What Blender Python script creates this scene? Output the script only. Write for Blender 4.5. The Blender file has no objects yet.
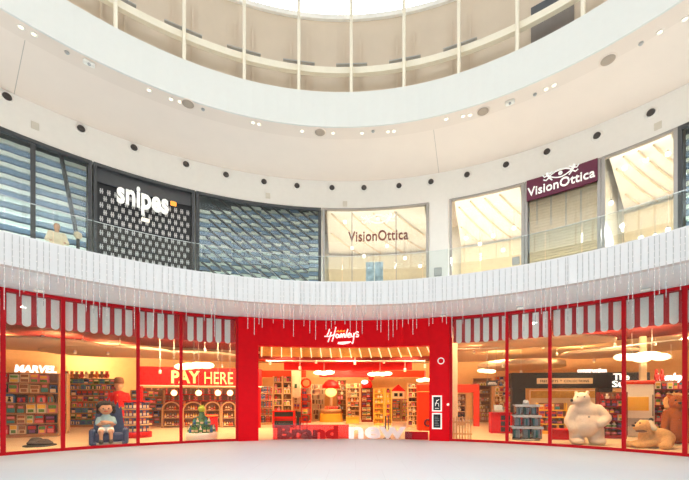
import bpy, bmesh, math, random
from mathutils import Vector, Matrix
random.seed(7)
PI = math.pi
S = bpy.context.scene
COL = S.collection

# ------------------------------------------------------------------ camera frame
F, HX, HY, EYE = 363.9, 355.7, 400.23, 1.6      # focal length in px, principal point, eye height
CX, CY = -0.465, 2.063                          # centre of the rotunda
RW = 12.9                                       # shop wall radius
RG = 10.45                                      # gallery edge radius
RO = 9.94                                       # ceiling opening radius
Z_SOF, Z_PAR, Z_UFL, Z_GTOP, Z_CEIL, Z_RIM = 4.87, 5.66, 5.25, 9.47, 10.6, 11.7

def ang(px, R):
    u = (px-HX)/F
    a = 1+u*u; b = -2*(CY+u*CX); d = CY*CY+CX*CX-R*R
    Y = (-b+math.sqrt(b*b-4*a*d))/(2*a)
    return math.atan2(u*Y-CX, Y-CY)
def depth(px, R):
    t = ang(px, R); return CY+R*math.cos(t)
def pol(t, R, z=0.0): return Vector((CX+R*math.sin(t), CY+R*math.cos(t), z))
def hz(py, Y): return EYE+(HY-py)*Y/F
def wx(px, Y): return (px-HX)/F*Y

# ------------------------------------------------------------------ materials
MATS = {}
def mat(name, col, rough=0.5, metal=0.0, emit=0.0, ecol=None, var=0.04, scale=6.0, bump=0.0, spec=0.5):
    if name in MATS: return MATS[name]
    m = bpy.data.materials.new(name); m.use_nodes = True
    nt = m.node_tree; b = nt.nodes['Principled BSDF']
    b.inputs['Roughness'].default_value = rough; b.inputs['Metallic'].default_value = metal
    b.inputs['Specular IOR Level'].default_value = spec
    c = (col[0], col[1], col[2], 1)
    tc = nt.nodes.new('ShaderNodeTexCoord'); nz = nt.nodes.new('ShaderNodeTexNoise')
    nz.inputs['Scale'].default_value = scale; nz.inputs['Detail'].default_value = 3
    nt.links.new(tc.outputs['Object'], nz.inputs['Vector'])
    rp = nt.nodes.new('ShaderNodeValToRGB')
    rp.color_ramp.elements[0].position = 0.3; rp.color_ramp.elements[1].position = 0.7
    rp.color_ramp.elements[0].color = tuple(max(0, v*(1-var)) for v in col)+(1,)
    rp.color_ramp.elements[1].color = tuple(min(1, v*(1+var)) for v in col)+(1,)
    nt.links.new(nz.outputs['Fac'], rp.inputs['Fac']); nt.links.new(rp.outputs['Color'], b.inputs['Base Color'])
    if bump:
        bp = nt.nodes.new('ShaderNodeBump'); bp.inputs['Strength'].default_value = bump
        bp.inputs['Distance'].default_value = 0.02
        nt.links.new(nz.outputs['Fac'], bp.inputs['Height']); nt.links.new(bp.outputs['Normal'], b.inputs['Normal'])
    if emit:
        e = ecol or col
        b.inputs['Emission Color'].default_value = (e[0], e[1], e[2], 1)
        b.inputs['Emission Strength'].default_value = emit
    MATS[name] = m
    return m

def glass_mat(name, tint=(1, 1, 1), ior=1.5, boost=1.0, rough=0.0):
    m = bpy.data.materials.new(name); m.use_nodes = True; nt = m.node_tree
    for n in list(nt.nodes): nt.nodes.remove(n)
    o = nt.nodes.new('ShaderNodeOutputMaterial'); tr = nt.nodes.new('ShaderNodeBsdfTransparent')
    gl = nt.nodes.new('ShaderNodeBsdfGlossy'); mx = nt.nodes.new('ShaderNodeMixShader')
    fr = nt.nodes.new('ShaderNodeFresnel'); mu = nt.nodes.new('ShaderNodeMath'); mu.operation = 'MULTIPLY'
    mu.inputs[1].default_value = boost; mu.use_clamp = True
    fr.inputs['IOR'].default_value = ior; gl.inputs['Roughness'].default_value = rough
    tr.inputs['Color'].default_value = tint+(1,)
    nt.links.new(fr.outputs['Fac'], mu.inputs[0]); nt.links.new(mu.outputs[0], mx.inputs['Fac'])
    nt.links.new(tr.outputs[0], mx.inputs[1]); nt.links.new(gl.outputs[0], mx.inputs[2])
    nt.links.new(mx.outputs[0], o.inputs['Surface'])
    MATS[name] = m
    return m

def tile_mat(name, c1, c2, mortar, size, rough):
    m = bpy.data.materials.new(name); m.use_nodes = True; nt = m.node_tree; b = nt.nodes['Principled BSDF']
    tc = nt.nodes.new('ShaderNodeTexCoord'); br = nt.nodes.new('ShaderNodeTexBrick')
    br.offset = 0.5; br.inputs['Scale'].default_value = 1.0
    br.inputs['Brick Width'].default_value = size[0]; br.inputs['Row Height'].default_value = size[1]
    br.inputs['Mortar Size'].default_value = 0.006
    br.inputs['Color1'].default_value = c1+(1,); br.inputs['Color2'].default_value = c2+(1,); br.inputs['Mortar'].default_value = mortar+(1,)
    nt.links.new(tc.outputs['Object'], br.inputs['Vector']); nt.links.new(br.outputs['Color'], b.inputs['Base Color'])
    b.inputs['Roughness'].default_value = rough
    MATS[name] = m
    return m

M_white = mat('white_plaster', (0.86, 0.84, 0.80), 0.7, var=0.01)
M_wall = mat('warm_white_plaster', (0.93, 0.90, 0.85), 0.75, var=0.012)
M_ceil = mat('beige_ceiling_paint', (0.84, 0.73, 0.64), 0.8, var=0.012, scale=1.5)
M_ceil2 = mat('beige_ceiling_rim_paint', (0.80, 0.69, 0.60), 0.8, var=0.012, scale=1.5)
M_rim = mat('rim_white', (0.70, 0.70, 0.66), 0.7, var=0.008)
M_par = mat('parapet_white', (0.72, 0.715, 0.72), 0.55, var=0.01)
M_sof = mat('soffit_beige', (0.84, 0.90, 0.93), 0.7, var=0.015)
M_seam = mat('seam_grey', (0.5, 0.44, 0.38), 0.8)
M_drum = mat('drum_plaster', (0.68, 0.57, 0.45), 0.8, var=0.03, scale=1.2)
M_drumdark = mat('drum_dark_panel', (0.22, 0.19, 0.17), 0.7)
M_rib = mat('cream_steel', (0.84, 0.77, 0.62), 0.5, var=0.02)
M_floor = tile_mat('white_floor_tile', (0.57, 0.605, 0.62), (0.56, 0.595, 0.61), (0.51, 0.535, 0.545), (1.2, 1.2), 0.45)
M_shopfloor = tile_mat('pale_wood_floor', (0.92, 0.76, 0.52), (0.88, 0.70, 0.46), (0.75, 0.58, 0.38), (1.8, 0.3), 0.4)
M_red = mat('gloss_red', (0.78, 0.0, 0.008), 0.5, var=0.03, spec=0.15)
M_redframe = mat('red_frame', (0.52, 0.002, 0.010), 0.45, var=0.03, spec=0.2)
M_redcloth = mat('red_canvas', (0.58, 0.03, 0.04), 0.85, var=0.08, scale=20)
M_whitecloth = mat('white_canvas', (0.94, 0.96, 0.96), 0.85, var=0.03, scale=20)
M_darkred = mat('deep_red_ceiling', (0.22, 0.010, 0.010), 0.7)
M_redshelf = mat('red_lacquer', (0.60, 0.008, 0.008), 0.5, spec=.25)
M_orange = mat('orange_red_lacquer', (0.72, 0.045, 0.012), 0.5, spec=.25)
M_cream = mat('cream_paint', (0.85, 0.70, 0.48), 0.7)
M_creamceil = mat('shop_cream_ceiling', (0.82, 0.66, 0.46), 0.8)
M_wood = mat('light_wood', (0.66, 0.42, 0.20), 0.55, var=0.12, scale=14)
M_wooddk = mat('mid_wood', (0.40, 0.20, 0.09), 0.55, var=0.12, scale=14)
M_brown = mat('brown_board', (0.20, 0.09, 0.045), 0.6, var=0.1)
M_yellow = mat('yellow_lacquer', (0.85, 0.50, 0.05), 0.5)
M_gold = mat('gold_panel', (0.62, 0.36, 0.07), 0.45, var=0.15, scale=5)
M_black = mat('black_board', (0.015, 0.015, 0.018), 0.5)
M_charcoal = mat('charcoal_metal', (0.055, 0.058, 0.062), 0.45, var=0.05)
M_fascia = mat('dark_grey_fascia', (0.09, 0.092, 0.098), 0.5, var=0.03)
M_greymetal = mat('grey_metal', (0.36, 0.34, 0.32), 0.4, 0.6)
M_mid = mat('mid_grey', (0.42, 0.42, 0.41), 0.6)
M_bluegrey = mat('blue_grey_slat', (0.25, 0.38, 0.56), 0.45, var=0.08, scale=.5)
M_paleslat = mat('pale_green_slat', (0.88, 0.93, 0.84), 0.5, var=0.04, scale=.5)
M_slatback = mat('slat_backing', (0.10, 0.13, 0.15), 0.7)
M_purple = mat('aubergine_panel', (0.13, 0.012, 0.045), 0.5)
M_textbrown = mat('brown_letter', (0.20, 0.06, 0.05), 0.5)
M_textwhite = mat('lit_white_letter', (0.9, 0.9, 0.88), 0.5, emit=1.6, ecol=(1, 0.97, 0.9))
M_textdim = mat('white_letter', (0.85, 0.82, 0.76), 0.5, emit=0.5, ecol=(1, 0.9, 0.75))
M_textsign = mat('sign_white', (0.95, 0.95, 0.92), 0.5, emit=0.3, ecol=(1, 1, .95))
M_textorange = mat('lit_orange', (0.9, 0.35, 0.05), 0.5, emit=0.8, ecol=(1, 0.4, 0.05))
M_bulb = mat('warm_bulb', (1, 0.85, 0.6), 0.4, emit=3.0, ecol=(1, 0.68, 0.30))
M_bulbsoft = mat('warm_letter_bulb', (1, 0.75, 0.3), 0.4, emit=.75, ecol=(1, 0.72, 0.22))
M_lamp = mat('lamp_glow', (1, 0.95, 0.85), 0.4, emit=2.4, ecol=(1, 0.80, 0.48))
M_diff = mat('lamp_diffuser', (1, 0.92, 0.8), 0.4, emit=3.0, ecol=(1, 0.86, 0.62))
M_strip = mat('light_strip', (1, 0.9, 0.7), 0.4, emit=1.2, ecol=(1, 0.80, 0.45))
M_neon = mat('pink_white_neon', (1, 0.8, 0.9), 0.4, emit=2.2, ecol=(1, 0.75, 0.88))
M_led = mat('tiny_led', (0.9, 0.85, 0.8), 0.4, emit=0.5, ecol=(1, 0.9, 0.8))
M_wire = mat('silver_wire', (0.46, 0.46, 0.46), 0.5)
M_vcream = mat('optics_cream', (0.95, 0.89, 0.80), 0.6, var=0.04, scale=1.0)
M_vbeige = mat('optics_wood', (0.80, 0.66, 0.50), 0.5, var=0.15, scale=2.5)
M_vpale = mat('optics_white', (0.90, 0.87, 0.80), 0.5, var=0.02)
M_fur = mat('cream_fur', (0.82, 0.68, 0.54), 0.95, var=0.10, scale=40, bump=0.8)
M_tanfur = mat('tan_fur', (0.74, 0.42, 0.16), 0.95, var=0.18, scale=30, bump=0.8)
M_brownfur = mat('brown_fur', (0.36, 0.10, 0.02), 0.95, var=0.25, scale=25, bump=0.8)
M_skin = mat('skin', (0.62, 0.36, 0.23), 0.6, var=0.05)
M_hair = mat('dark_hair', (0.02, 0.014, 0.012), 0.8, var=0.3, scale=30, bump=0.8)
M_blue = mat('slate_blue', (0.05, 0.08, 0.20), 0.6, var=0.1)
M_ltblue = mat('light_blue_cloth', (0.35, 0.60, 0.70), 0.7)
M_clearblue = mat('frosted_blue_plastic', (0.42, 0.52, 0.62), 0.3, var=0.12)
M_green = mat('leaf_green', (0.03, 0.13, 0.06), 0.6, var=0.3, scale=12)
M_lime = mat('lime_green', (0.45, 0.62, 0.05), 0.6)
M_creamcloth = mat('cream_cloth', (0.80, 0.66, 0.45), 0.8)
G_shop = glass_mat('shop_glass', (0.97, 0.98, 0.97), 1.45, 0.5)
G_upper = glass_mat('upper_glass', (0.96, 0.98, 0.97), 1.5, 0.7)
G_rail = glass_mat('rail_glass', (0.92, 0.965, 0.97), 1.5, 1.1)
G_decal_r = glass_mat('translucent_red_film', (0.95, 0.22, 0.2), 1.4, 1.0)

PAL = [mat('toy_%s' % n, c, 0.5, var=0.08, scale=30) for n, c in (
    ('red', (0.55, 0.03, 0.02)), ('orange', (0.75, 0.24, 0.04)), ('yellow', (0.85, 0.55, 0.08)), ('pink', (0.75, 0.22, 0.25)),
    ('blue', (0.06, 0.14, 0.38)), ('teal', (0.05, 0.28, 0.30)), ('green', (0.10, 0.28, 0.06)), ('white', (0.82, 0.74, 0.62)),
    ('purple', (0.18, 0.06, 0.22)), ('black', (0.03, 0.025, 0.025)), ('brown', (0.30, 0.13, 0.05)), ('cream', (0.80, 0.62, 0.38)))]
PRED, PORA, PYEL, PPIN, PBLU, PTEA, PGRE, PWHI, PPUR, PBLK, PBRO, PCRE = PAL

# ------------------------------------------------------------------ mesh builder
class MB:
    def __init__(s): s.v = []; s.f = []; s.mi = []; s.cur = 0; s.smooth = []; s.M = Matrix.Identity(4); s.sm = False
    def m(s, i): s.cur = i; return s
    def add(s, vs, fs, smooth=None):
        o = len(s.v); s.v += [tuple(s.M @ Vector(v)) for v in vs]
        sm = s.sm if smooth is None else smooth
        for f in fs: s.f.append([i+o for i in f]); s.mi.append(s.cur); s.smooth.append(sm)
        return s
    def box(s, x0, x1, y0, y1, z0, z1):
        return s.add([(x0,y0,z0),(x1,y0,z0),(x1,y1,z0),(x0,y1,z0),(x0,y0,z1),(x1,y0,z1),(x1,y1,z1),(x0,y1,z1)],
              [(3,2,1,0),(4,5,6,7),(0,1,5,4),(1,2,6,5),(2,3,7,6),(3,0,4,7)])
    def bbox(s, x0, x1, y0, y1, z0, z1, b=0.01):            # box with chamfered vertical and horizontal edges
        b = min(b, (x1-x0)*.3, (y1-y0)*.3, (z1-z0)*.3)
        P = [(x0+b,y0),(x1-b,y0),(x1,y0+b),(x1,y1-b),(x1-b,y1),(x0+b,y1),(x0,y1-b),(x0,y0+b)]
        cxm, cym = (x0+x1)/2, (y0+y1)/2
        Q = [(cxm+(x-cxm)*(1-2*b/(x1-x0)), cym+(y-cym)*(1-2*b/(y1-y0))) for x, y in P]
        vs = [(x,y,z0) for x,y in Q]+[(x,y,z0+b) for x,y in P]+[(x,y,z1-b) for x,y in P]+[(x,y,z1) for x,y in Q]
        fs = [tuple(range(7,-1,-1)), tuple(range(24,32))]
        for r in range(3):
            for i in range(8): fs.append((r*8+i, r*8+(i+1)%8, r*8+8+(i+1)%8, r*8+8+i))
        return s.add(vs, fs)
    def arc(s, t0, t1, R0, R1, z0, z1, n=None):             # curved box about the rotunda's centre
        n = n or max(1, int(abs(t1-t0)/math.radians(2.2)))
        vs = []
        for i in range(n+1):
            t = t0+(t1-t0)*i/n
            for R, z in ((R0,z0),(R1,z0),(R1,z1),(R0,z1)): vs.append(tuple(pol(t, R, z)))
        fs = []
        full = abs(t1-t0) > 2*PI-1e-4
        for i in range(n):
            for k in range(4): fs.append((i*4+k, i*4+4+k, i*4+4+(k+1)%4, i*4+(k+1)%4))
        if not full: fs += [(0,1,2,3), (n*4+3,n*4+2,n*4+1,n*4)]
        return s.add(vs, fs)
    def tube(s, pts, r, n=6, r1=None, closed=False):
        pts = [Vector(p) for p in pts]; vs = []; N = len(pts)
        for i, p in enumerate(pts):
            d = (pts[min(i+1,N-1)]-pts[max(i-1,0)])
            if closed: d = pts[(i+1)%N]-pts[i-1]
            d = d.normalized() if d.length > 1e-9 else Vector((0,0,1))
            u = d.cross(Vector((0,0,1)) if abs(d.z) < .95 else Vector((0,1,0))).normalized(); w = d.cross(u)
            rr = r if r1 is None else r+(r1-r)*i/max(1,N-1)
            for k in range(n):
                a = 2*PI*k/n; vs.append(tuple(p+u*rr*math.cos(a)+w*rr*math.sin(a)))
        fs = []
        for i in range(N if closed else N-1):
            j = (i+1) % N
            for k in range(n): fs.append((i*n+k, i*n+(k+1)%n, j*n+(k+1)%n, j*n+k))
        if not closed: fs += [tuple(range(n-1,-1,-1)), tuple((N-1)*n+k for k in range(n))]
        return s.add(vs, fs, n > 5)
    def lathe(s, prof, cx=0, cy=0, n=20, smooth=True):
        vs = []; fs = []
        for r, z in prof:
            for k in range(n): a = 2*PI*k/n; vs.append((cx+max(r,1e-4)*math.cos(a), cy+max(r,1e-4)*math.sin(a), z))
        for i in range(len(prof)-1):
            for k in range(n): fs.append((i*n+k, i*n+(k+1)%n, i*n+n+(k+1)%n, i*n+n+k))
        fs += [tuple(range(n-1,-1,-1)), tuple((len(prof)-1)*n+k for k in range(n))]
        return s.add(vs, fs, smooth)
    def ball(s, c, r, n=10, m=7):
        rx, ry, rz = (r,r,r) if not hasattr(r, '__len__') else r
        vs = []; fs = []
        for i in range(m+1):
            ph = PI*i/m
            for k in range(n):
                a = 2*PI*k/n; vs.append((c[0]+rx*math.sin(ph)*math.cos(a), c[1]+ry*math.sin(ph)*math.sin(a), c[2]+rz*math.cos(ph)))
        for i in range(m):
            for k in range(n): fs.append((i*n+k, i*n+n+k, i*n+n+(k+1)%n, i*n+(k+1)%n))
        return s.add(vs, fs, True)
    def poly(s, pts, y0, y1):                               # polygon in local xz extruded along y
        n = len(pts); vs = [(x,y0,z) for x,z in pts]+[(x,y1,z) for x,z in pts]
        fs = [tuple(range(n)), tuple(range(2*n-1,n-1,-1))]+[(i, i+n, (i+1)%n+n, (i+1)%n) for i in range(n)]
        return s.add(vs, fs)
    def mesh(s, name, mats):
        me = bpy.data.meshes.new(name); me.from_pydata(s.v, [], s.f)
        for m in (mats if isinstance(mats, (list, tuple)) else [mats]): me.materials.append(m)
        me.polygons.foreach_set('material_index', s.mi); me.polygons.foreach_set('use_smooth', s.smooth)
        me.validate(); me.update()
        bm = bmesh.new(); bm.from_mesh(me); bmesh.ops.recalc_face_normals(bm, faces=bm.faces); bm.to_mesh(me); bm.free()
        return me

def link(name, me, parent=None):
    o = bpy.data.objects.new(name, me); COL.objects.link(o)
    if parent is not None: o.parent = parent
    return o
def obj(name, mb, mats, parent=None, world=False, label=None):
    me = mb.mesh(name, mats); o = link(name, me, parent)
    if world and parent is not None:
        me.transform((Matrix.Translation(parent.location) @ parent.rotation_euler.to_matrix().to_4x4()).inverted())
    if label: o['label'] = label
    return o
def tag(o, label, cat=None, group=None, kind=None):
    o['label'] = label
    if cat: o['category'] = cat
    if group: o['group'] = group
    if kind: o['kind'] = kind
    return o
def thing(name, label, cat, loc=(0,0,0), rz=0, group=None):
    o = bpy.data.objects.new(name, None); COL.objects.link(o); o.empty_display_size = 0.2
    o.location = loc; o.rotation_euler = (0,0,rz)
    return tag(o, label, cat, group)
def struct(name, mb, mats, label, parent=None):
    o = obj(name, mb, mats, parent); o['kind'] = 'structure'; o['label'] = label; o['category'] = name.split('_')[0] if parent is None else ''
    if parent is not None: del o['category']; del o['kind']
    return o
def copy_tree(o, parent=None):
    c = o.copy(); COL.objects.link(c); c.parent = parent
    for ch in list(o.children):
        d = ch.copy(); COL.objects.link(d); d.parent = c
        for g in list(ch.children):
            e = g.copy(); COL.objects.link(e); e.parent = d
    return c
def blob(name, shapes, m, parent=None, voxel=0.03, smooth=4, label=None):
    """one continuous organic surface: overlapping ellipsoids and tapered limbs fused into one skin"""
    mb = MB()
    for sh in shapes:
        if sh[0] == 'e':
            _, c, r = sh[:3]
            mb.M = Matrix.Translation(c) @ (sh[3].to_4x4() if len(sh) > 3 else Matrix.Identity(4))
            mb.ball((0,0,0), r, 18, 12); mb.M = Matrix.Identity(4)
        else:
            _, p, q, r0, r1 = sh
            mb.tube([p, Vector(p).lerp(Vector(q), .5), q], r0, 14, r1); mb.ball(p, r0, 14, 9); mb.ball(q, r1, 14, 9)
    me = mb.mesh(name, m); t = bpy.data.objects.new('tmp', me); COL.objects.link(t)
    rm = t.modifiers.new('r', 'REMESH'); rm.mode = 'VOXEL'; rm.voxel_size = voxel; rm.use_smooth_shade = True
    sm = t.modifiers.new('s', 'SMOOTH'); sm.factor = 0.5; sm.iterations = smooth
    dg = bpy.context.evaluated_depsgraph_get(); dg.update()
    nm = bpy.data.meshes.new_from_object(t.evaluated_get(dg)); nm.name = name
    bpy.data.objects.remove(t)
    if not nm.materials: nm.materials.append(m if not isinstance(m, (list,tuple)) else m[0])
    nm.polygons.foreach_set('use_smooth', [True]*len(nm.polygons))
    o = link(name, nm, parent)
    if label: o['label'] = label
    return o
def text_mesh(body, size, extrude=0.02, offset=0.0, shear=0.0, space=1.0):
    cu = bpy.data.curves.new('t', 'FONT'); cu.body = body; cu.size = size; cu.extrude = extrude; cu.offset = offset
    cu.shear = shear; cu.space_character = space; cu.align_x = 'CENTER'; cu.align_y = 'BOTTOM_BASELINE'; cu.resolution_u = 3
    t = bpy.data.objects.new('t', cu); COL.objects.link(t)
    dg = bpy.context.evaluated_depsgraph_get(); dg.update()
    me = bpy.data.meshes.new_from_object(t.evaluated_get(dg)); bpy.data.objects.remove(t)
    me.transform(Matrix.Rotation(PI/2, 4, 'X'))
    return me
def text(name, body, width, height, m, parent, loc=(0,0,0), extrude=0.02, offset=0.0, shear=0.0, space=1.0, bend=None, label=None):
    """lettering fitted to width x height (cap height), facing local -y, baseline at loc"""
    me = text_mesh(body, 1.0, 0.5, offset, shear, space)
    xs = [v.co.x for v in me.vertices]; zs = [v.co.z for v in me.vertices]
    sx = width/(max(xs)-min(xs)); mid = (max(xs)+min(xs))/2; sz = height/(max(zs)-max(0, 0)) if max(zs) > 0 else 1
    for v in me.vertices:
        v.co = Vector(((v.co.x-mid)*sx, v.co.y*2*extrude, v.co.z*sz))
        if bend:                                            # follow a wall that curves about a centre in front of it
            a = v.co.x/bend; v.co = Vector((math.sin(a)*(bend+v.co.y), math.cos(a)*(bend+v.co.y)-bend, v.co.z))
    me.materials.clear(); me.materials.append(m)
    o = link(name, me, parent); o.location = loc
    if label: o['label'] = label
    return o

# ================================================================== THE SETTING
A = ang
mb = MB(); mb.lathe([(0.01,-0.3),(RW,-0.3),(RW,0.0),(0.01,0.0)], CX, CY, 128, False)
struct('floor', mb, M_floor, 'white tiled floor of the round mall hall')
mb = MB(); mb.arc(-PI*0.62, PI*0.62, RW+.002, 29.9, -0.3, 0.0)
o = struct('floor', mb, M_shopfloor, 'pale wood floor inside the toy shop')
full = (-PI, PI)
mb = MB(); mb.arc(*full, RG, RW, Z_SOF, Z_UFL); mb.arc(*full, RW, RW+.3, Z_SOF+.001, Z_UFL-.251)
struct('ceiling_gallery', mb, M_sof, 'beige underside and slab of the round upper gallery'); 
mb = MB(); mb.arc(*full, RG-.06, RG+.14, Z_SOF-.012, Z_PAR)
struct('trim_gallery', mb, M_par, 'white curved parapet band around the upper gallery')
mb = MB(); mb.arc(*full, RW, 18.0, Z_UFL-.25, Z_UFL)
struct('floor_upper', mb, M_vpale, 'upper shop floor slab')
# ground wall away from the shopfront
TL, TR = A(-110, RW), A(800, RW)
mb = MB(); mb.arc(TR, 2*PI+TL, RW, RW+.3, 0, Z_SOF)
struct('wall_back', mb, M_wall, 'plain wall of the round hall behind the camera')
# ceiling of the gallery level and ring fascia
mb = MB(); mb.arc(*full, 10.48, 18.0, Z_CEIL, Z_CEIL+.25)
struct('ceiling', mb, M_ceil, 'beige plaster ring ceiling above the upper gallery')
mb = MB(); mb.arc(*full, RO, 10.465, Z_CEIL-.02, Z_CEIL+.2)
struct('ceiling_rim', mb, M_ceil2, 'beige ceiling rim strip with downlights')
mb = MB(); mb.arc(*full, 10.465, 10.48, Z_CEIL+.0, Z_CEIL+.05)
struct('trim_ceiling_joint', mb, M_seam, 'shadow gap between rim strip and ceiling')
mb = MB(); mb.arc(*full, RO-.05, RO, Z_CEIL-.02, Z_RIM); mb.arc(*full, RO-.05, 11.2, Z_RIM, Z_RIM+.02)
struct('trim_ring_fascia', mb, M_rim, 'smooth white ring fascia around the ceiling opening')
for px, y0, y1 in ((20, 0, 0), (436, 0, 0), (-90,0,0), (860,0,0)):
    t = A(px, 11.5); mb = MB(); mb.arc(t-.0007, t+.0007, 10.5, RW, Z_CEIL-.004, Z_CEIL, 1)
    struct('trim_ceiling_seam', mb, M_seam, 'thin radial joint in the beige ceiling')
# drum under the skylight
R_D = 11.3; Z_SKY = hz(17.5, CY+R_D)
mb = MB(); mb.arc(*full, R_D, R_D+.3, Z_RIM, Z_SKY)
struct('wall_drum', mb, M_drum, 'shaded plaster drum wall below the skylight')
mb = MB(); mb.arc(*full, R_D-.1, R_D+.02, Z_SKY-.17, Z_SKY)
struct('trim_skylight_kerb', mb, mat('kerb_white',(.92,.90,.85),.6), 'white kerb band under the skylight edge')
# roof ring: solid roof slab outside, glazed lattice over the opening
mb = MB(); mb.arc(*full, R_D+.3, 18.3, Z_CEIL+.25, Z_CEIL+.4); struct('ceiling_outer', mb, M_wall, 'roof slab around the drum')
# skylight glazing frame
rib_px = [115.5,184.1,244.2,298.8,351.3,404,458.9,517.4,583.2]
R_RIB = 10.62
rib_t = [A(p, R_RIB) for p in rib_px]
dt = (rib_t[-1]-rib_t[0])/8
allribs = rib_t+[rib_t[-1]+dt*(i+1) for i in range(int((2*PI-(rib_t[-1]-rib_t[0]))/dt)-0)]
allribs = [t for t in allribs if t < rib_t[0]+2*PI-dt*.5]
sky = thing('skylight', 'round glazed skylight roof with cream beams over the hall', 'skylight', (CX,CY,Z_SKY+1.2)); sky['kind'] = 'structure'
first = None
for i, t in enumerate(allribs):
    r = thing('vertical_rib', 'cream steel post standing in front of the drum wall', 'rib', tuple(pol(t, R_RIB, Z_RIM+.02)), -t, 'cream posts around the skylight drum')
    if first is None:
        mb = MB(); mb.bbox(-.05,.05,-.09,.09, 0, Z_SKY+1.5-Z_RIM, .012); obj('post', mb, M_rib, r)
        mb = MB(); mb.box(-.09,.09,-.14,.14, 0, .03); mb.tube([(-.05,-.12,.03),(-.05,-.12,.07)], .015, 6); obj('base_plate', mb, M_greymetal, r)
        first = r
    else:
        for ch in first.children: c = ch.copy(); COL.objects.link(c); c.parent = r
# ring beam
zb = hz(67.5, CY+R_RIB)
mb = MB()
mb.arc(*full, R_RIB+.1, R_RIB+.26, zb-.11, zb+.11)
o = obj('ring_beam', mb, M_rib); tag(o, 'cream steel ring beam running round the drum behind the posts', 'beam', kind='structure')
# brackets on the drum wall behind each rib
first = None
for i, t in enumerate(allribs):
    if i in (7, 8): continue
    w = thing('wall_bracket', 'pair of thin uprights and dark plate on the drum wall behind a post', 'bracket', tuple(pol(t, R_D, Z_RIM+.02)), -t, 'wall brackets around the drum')
    if first is None:
        for sx in (-.3, .3):
            mb = MB(); mb.box(sx-.035, sx+.035, -.09, -.002, .1, Z_SKY-Z_RIM-.9); obj('upright', mb, M_drum, w)
        mb = MB(); mb.box(-.55, .55, -.40, -.1, zb-Z_RIM+.36, zb-Z_RIM+.39); obj('plate', mb, M_mid, w)
        first = w
    else:
        for ch in first.children: c = ch.copy(); COL.objects.link(c); c.parent = w
# dark recess panels in the drum at the right
for px0, px1, nm in ((531,574,'wide dark panel set in the drum wall, beside the right posts'),):
    mb = MB(); mb.arc(A(px0,R_D-.05), A(px1,R_D-.05), R_D-.06, R_D-.005, Z_RIM+.02, Z_RIM+2.0)
    mb.m(1).arc(A(px0,R_D-.05), A(px1,R_D-.05), R_D-.065, R_D-.005, Z_RIM+2.0, Z_RIM+2.35)
    o = obj('vent_louvre', mb, [M_drumdark, M_charcoal]); tag(o, nm, 'louvre')
# roof beams and glazing bars
mb = MB()
for t in allribs[::2]:
    a = pol(t, R_RIB, Z_SKY+1.45); b = pol(t, 1.2, Z_SKY+2.6); mb.tube([a, b], .06, 4)
mb.arc(*full, 1.1, 1.3, Z_SKY+2.5, Z_SKY+2.7); mb.arc(*full, 6.0, 6.1, Z_SKY+1.95, Z_SKY+2.05)
obj('roof_beams', mb, M_rib, sky, world=True)
mb = MB(); mb.lathe([(11.7,Z_SKY+1.55),(1.2,Z_SKY+2.72),(.01,Z_SKY+2.75),(.01,Z_SKY+2.76),(1.2,Z_SKY+2.73),(11.7,Z_SKY+1.56)], CX, CY, 64, False)
obj('glazing', mb, glass_mat('roof_glass', (0.97,0.98,0.98), 1.3, 0.5), sky, world=True)

# upper wall with its shop openings -------------------------------------------------
edges = [(-190,-118),(-112,-2000)]
bays = [  # px0, px1, kind
    (-125, -62, 'slat'), (-60, 91, 'slatA'), (94.5, 194, 'snipes'), (197, 320.5, 'slatC'), (323, 428, 'opticsD'),
    (450, 523.5, 'opticsE'), (525.5, 600, 'opticsF'), (602.5, 677, 'opticsG'), (679, 790, 'slatH')]
Z_GB = Z_UFL+.12
tb = [(A(a,RW), A(b,RW), k) for a, b, k in bays]
mb = MB(); mb.arc(*full, RW, RW+.14, Z_GTOP, Z_CEIL)
struct('wall_upper', mb, M_wall, 'cream wall band above the upper shop windows')
mb = MB(); mb.arc(tb[4][1]+.004, tb[5][0]-.004, RW, RW+.3, Z_UFL, Z_GTOP)
struct('wall_pillar', mb, M_wall, 'cream wall pier between the two optician windows')
mb = MB(); mb.arc(tb[-1][1], 2*PI+tb[0][0], RW, RW+.3, Z_UFL, Z_GTOP)
struct('wall_upper_back', mb, M_wall, 'upper wall of the round hall behind the camera')
# partitions and back of the upper shops
mb = MB(); mb.arc(tb[0][0]-.02, tb[-1][1]+.02, 17.7, 18.0, Z_UFL, Z_CEIL); struct('wall_upper_rear', mb, M_vcream, 'rear wall of the upper shops')
for i, (a, b, k) in enumerate(tb):
    for t in ((a,) if i == 0 else ()) + (b,):
        mb = MB(); mb.arc(t-.004, t+.004, RW+.3, 17.7, Z_UFL, Z_CEIL, 1); struct('wall_partition', mb, M_vpale, 'partition between upper shops')
mulls = {'slatA': (-14, 33,), 'opticsD': (352, 396), 'slat': (), 'slatC': (), 'snipes': (), 'opticsE': (), 'opticsF': (), 'opticsG': (), 'slatH': ()}
lab = {'slat': 'upper window left of the frame edge', 'slatA': 'leftmost upper window with blue and pale stand-in slats', 'snipes': 'upper shop window with black grille',
       'slatC': 'upper window with diagonal lattice over stand-in slats', 'opticsD': 'upper optician window with brown lettering', 'opticsE': 'plain upper window right of the cream pier',
       'opticsF': 'upper window under the purple sign', 'opticsG': 'wide upper window right of the purple sign', 'slatH': 'blue-tinted upper window at the right edge'}
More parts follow.
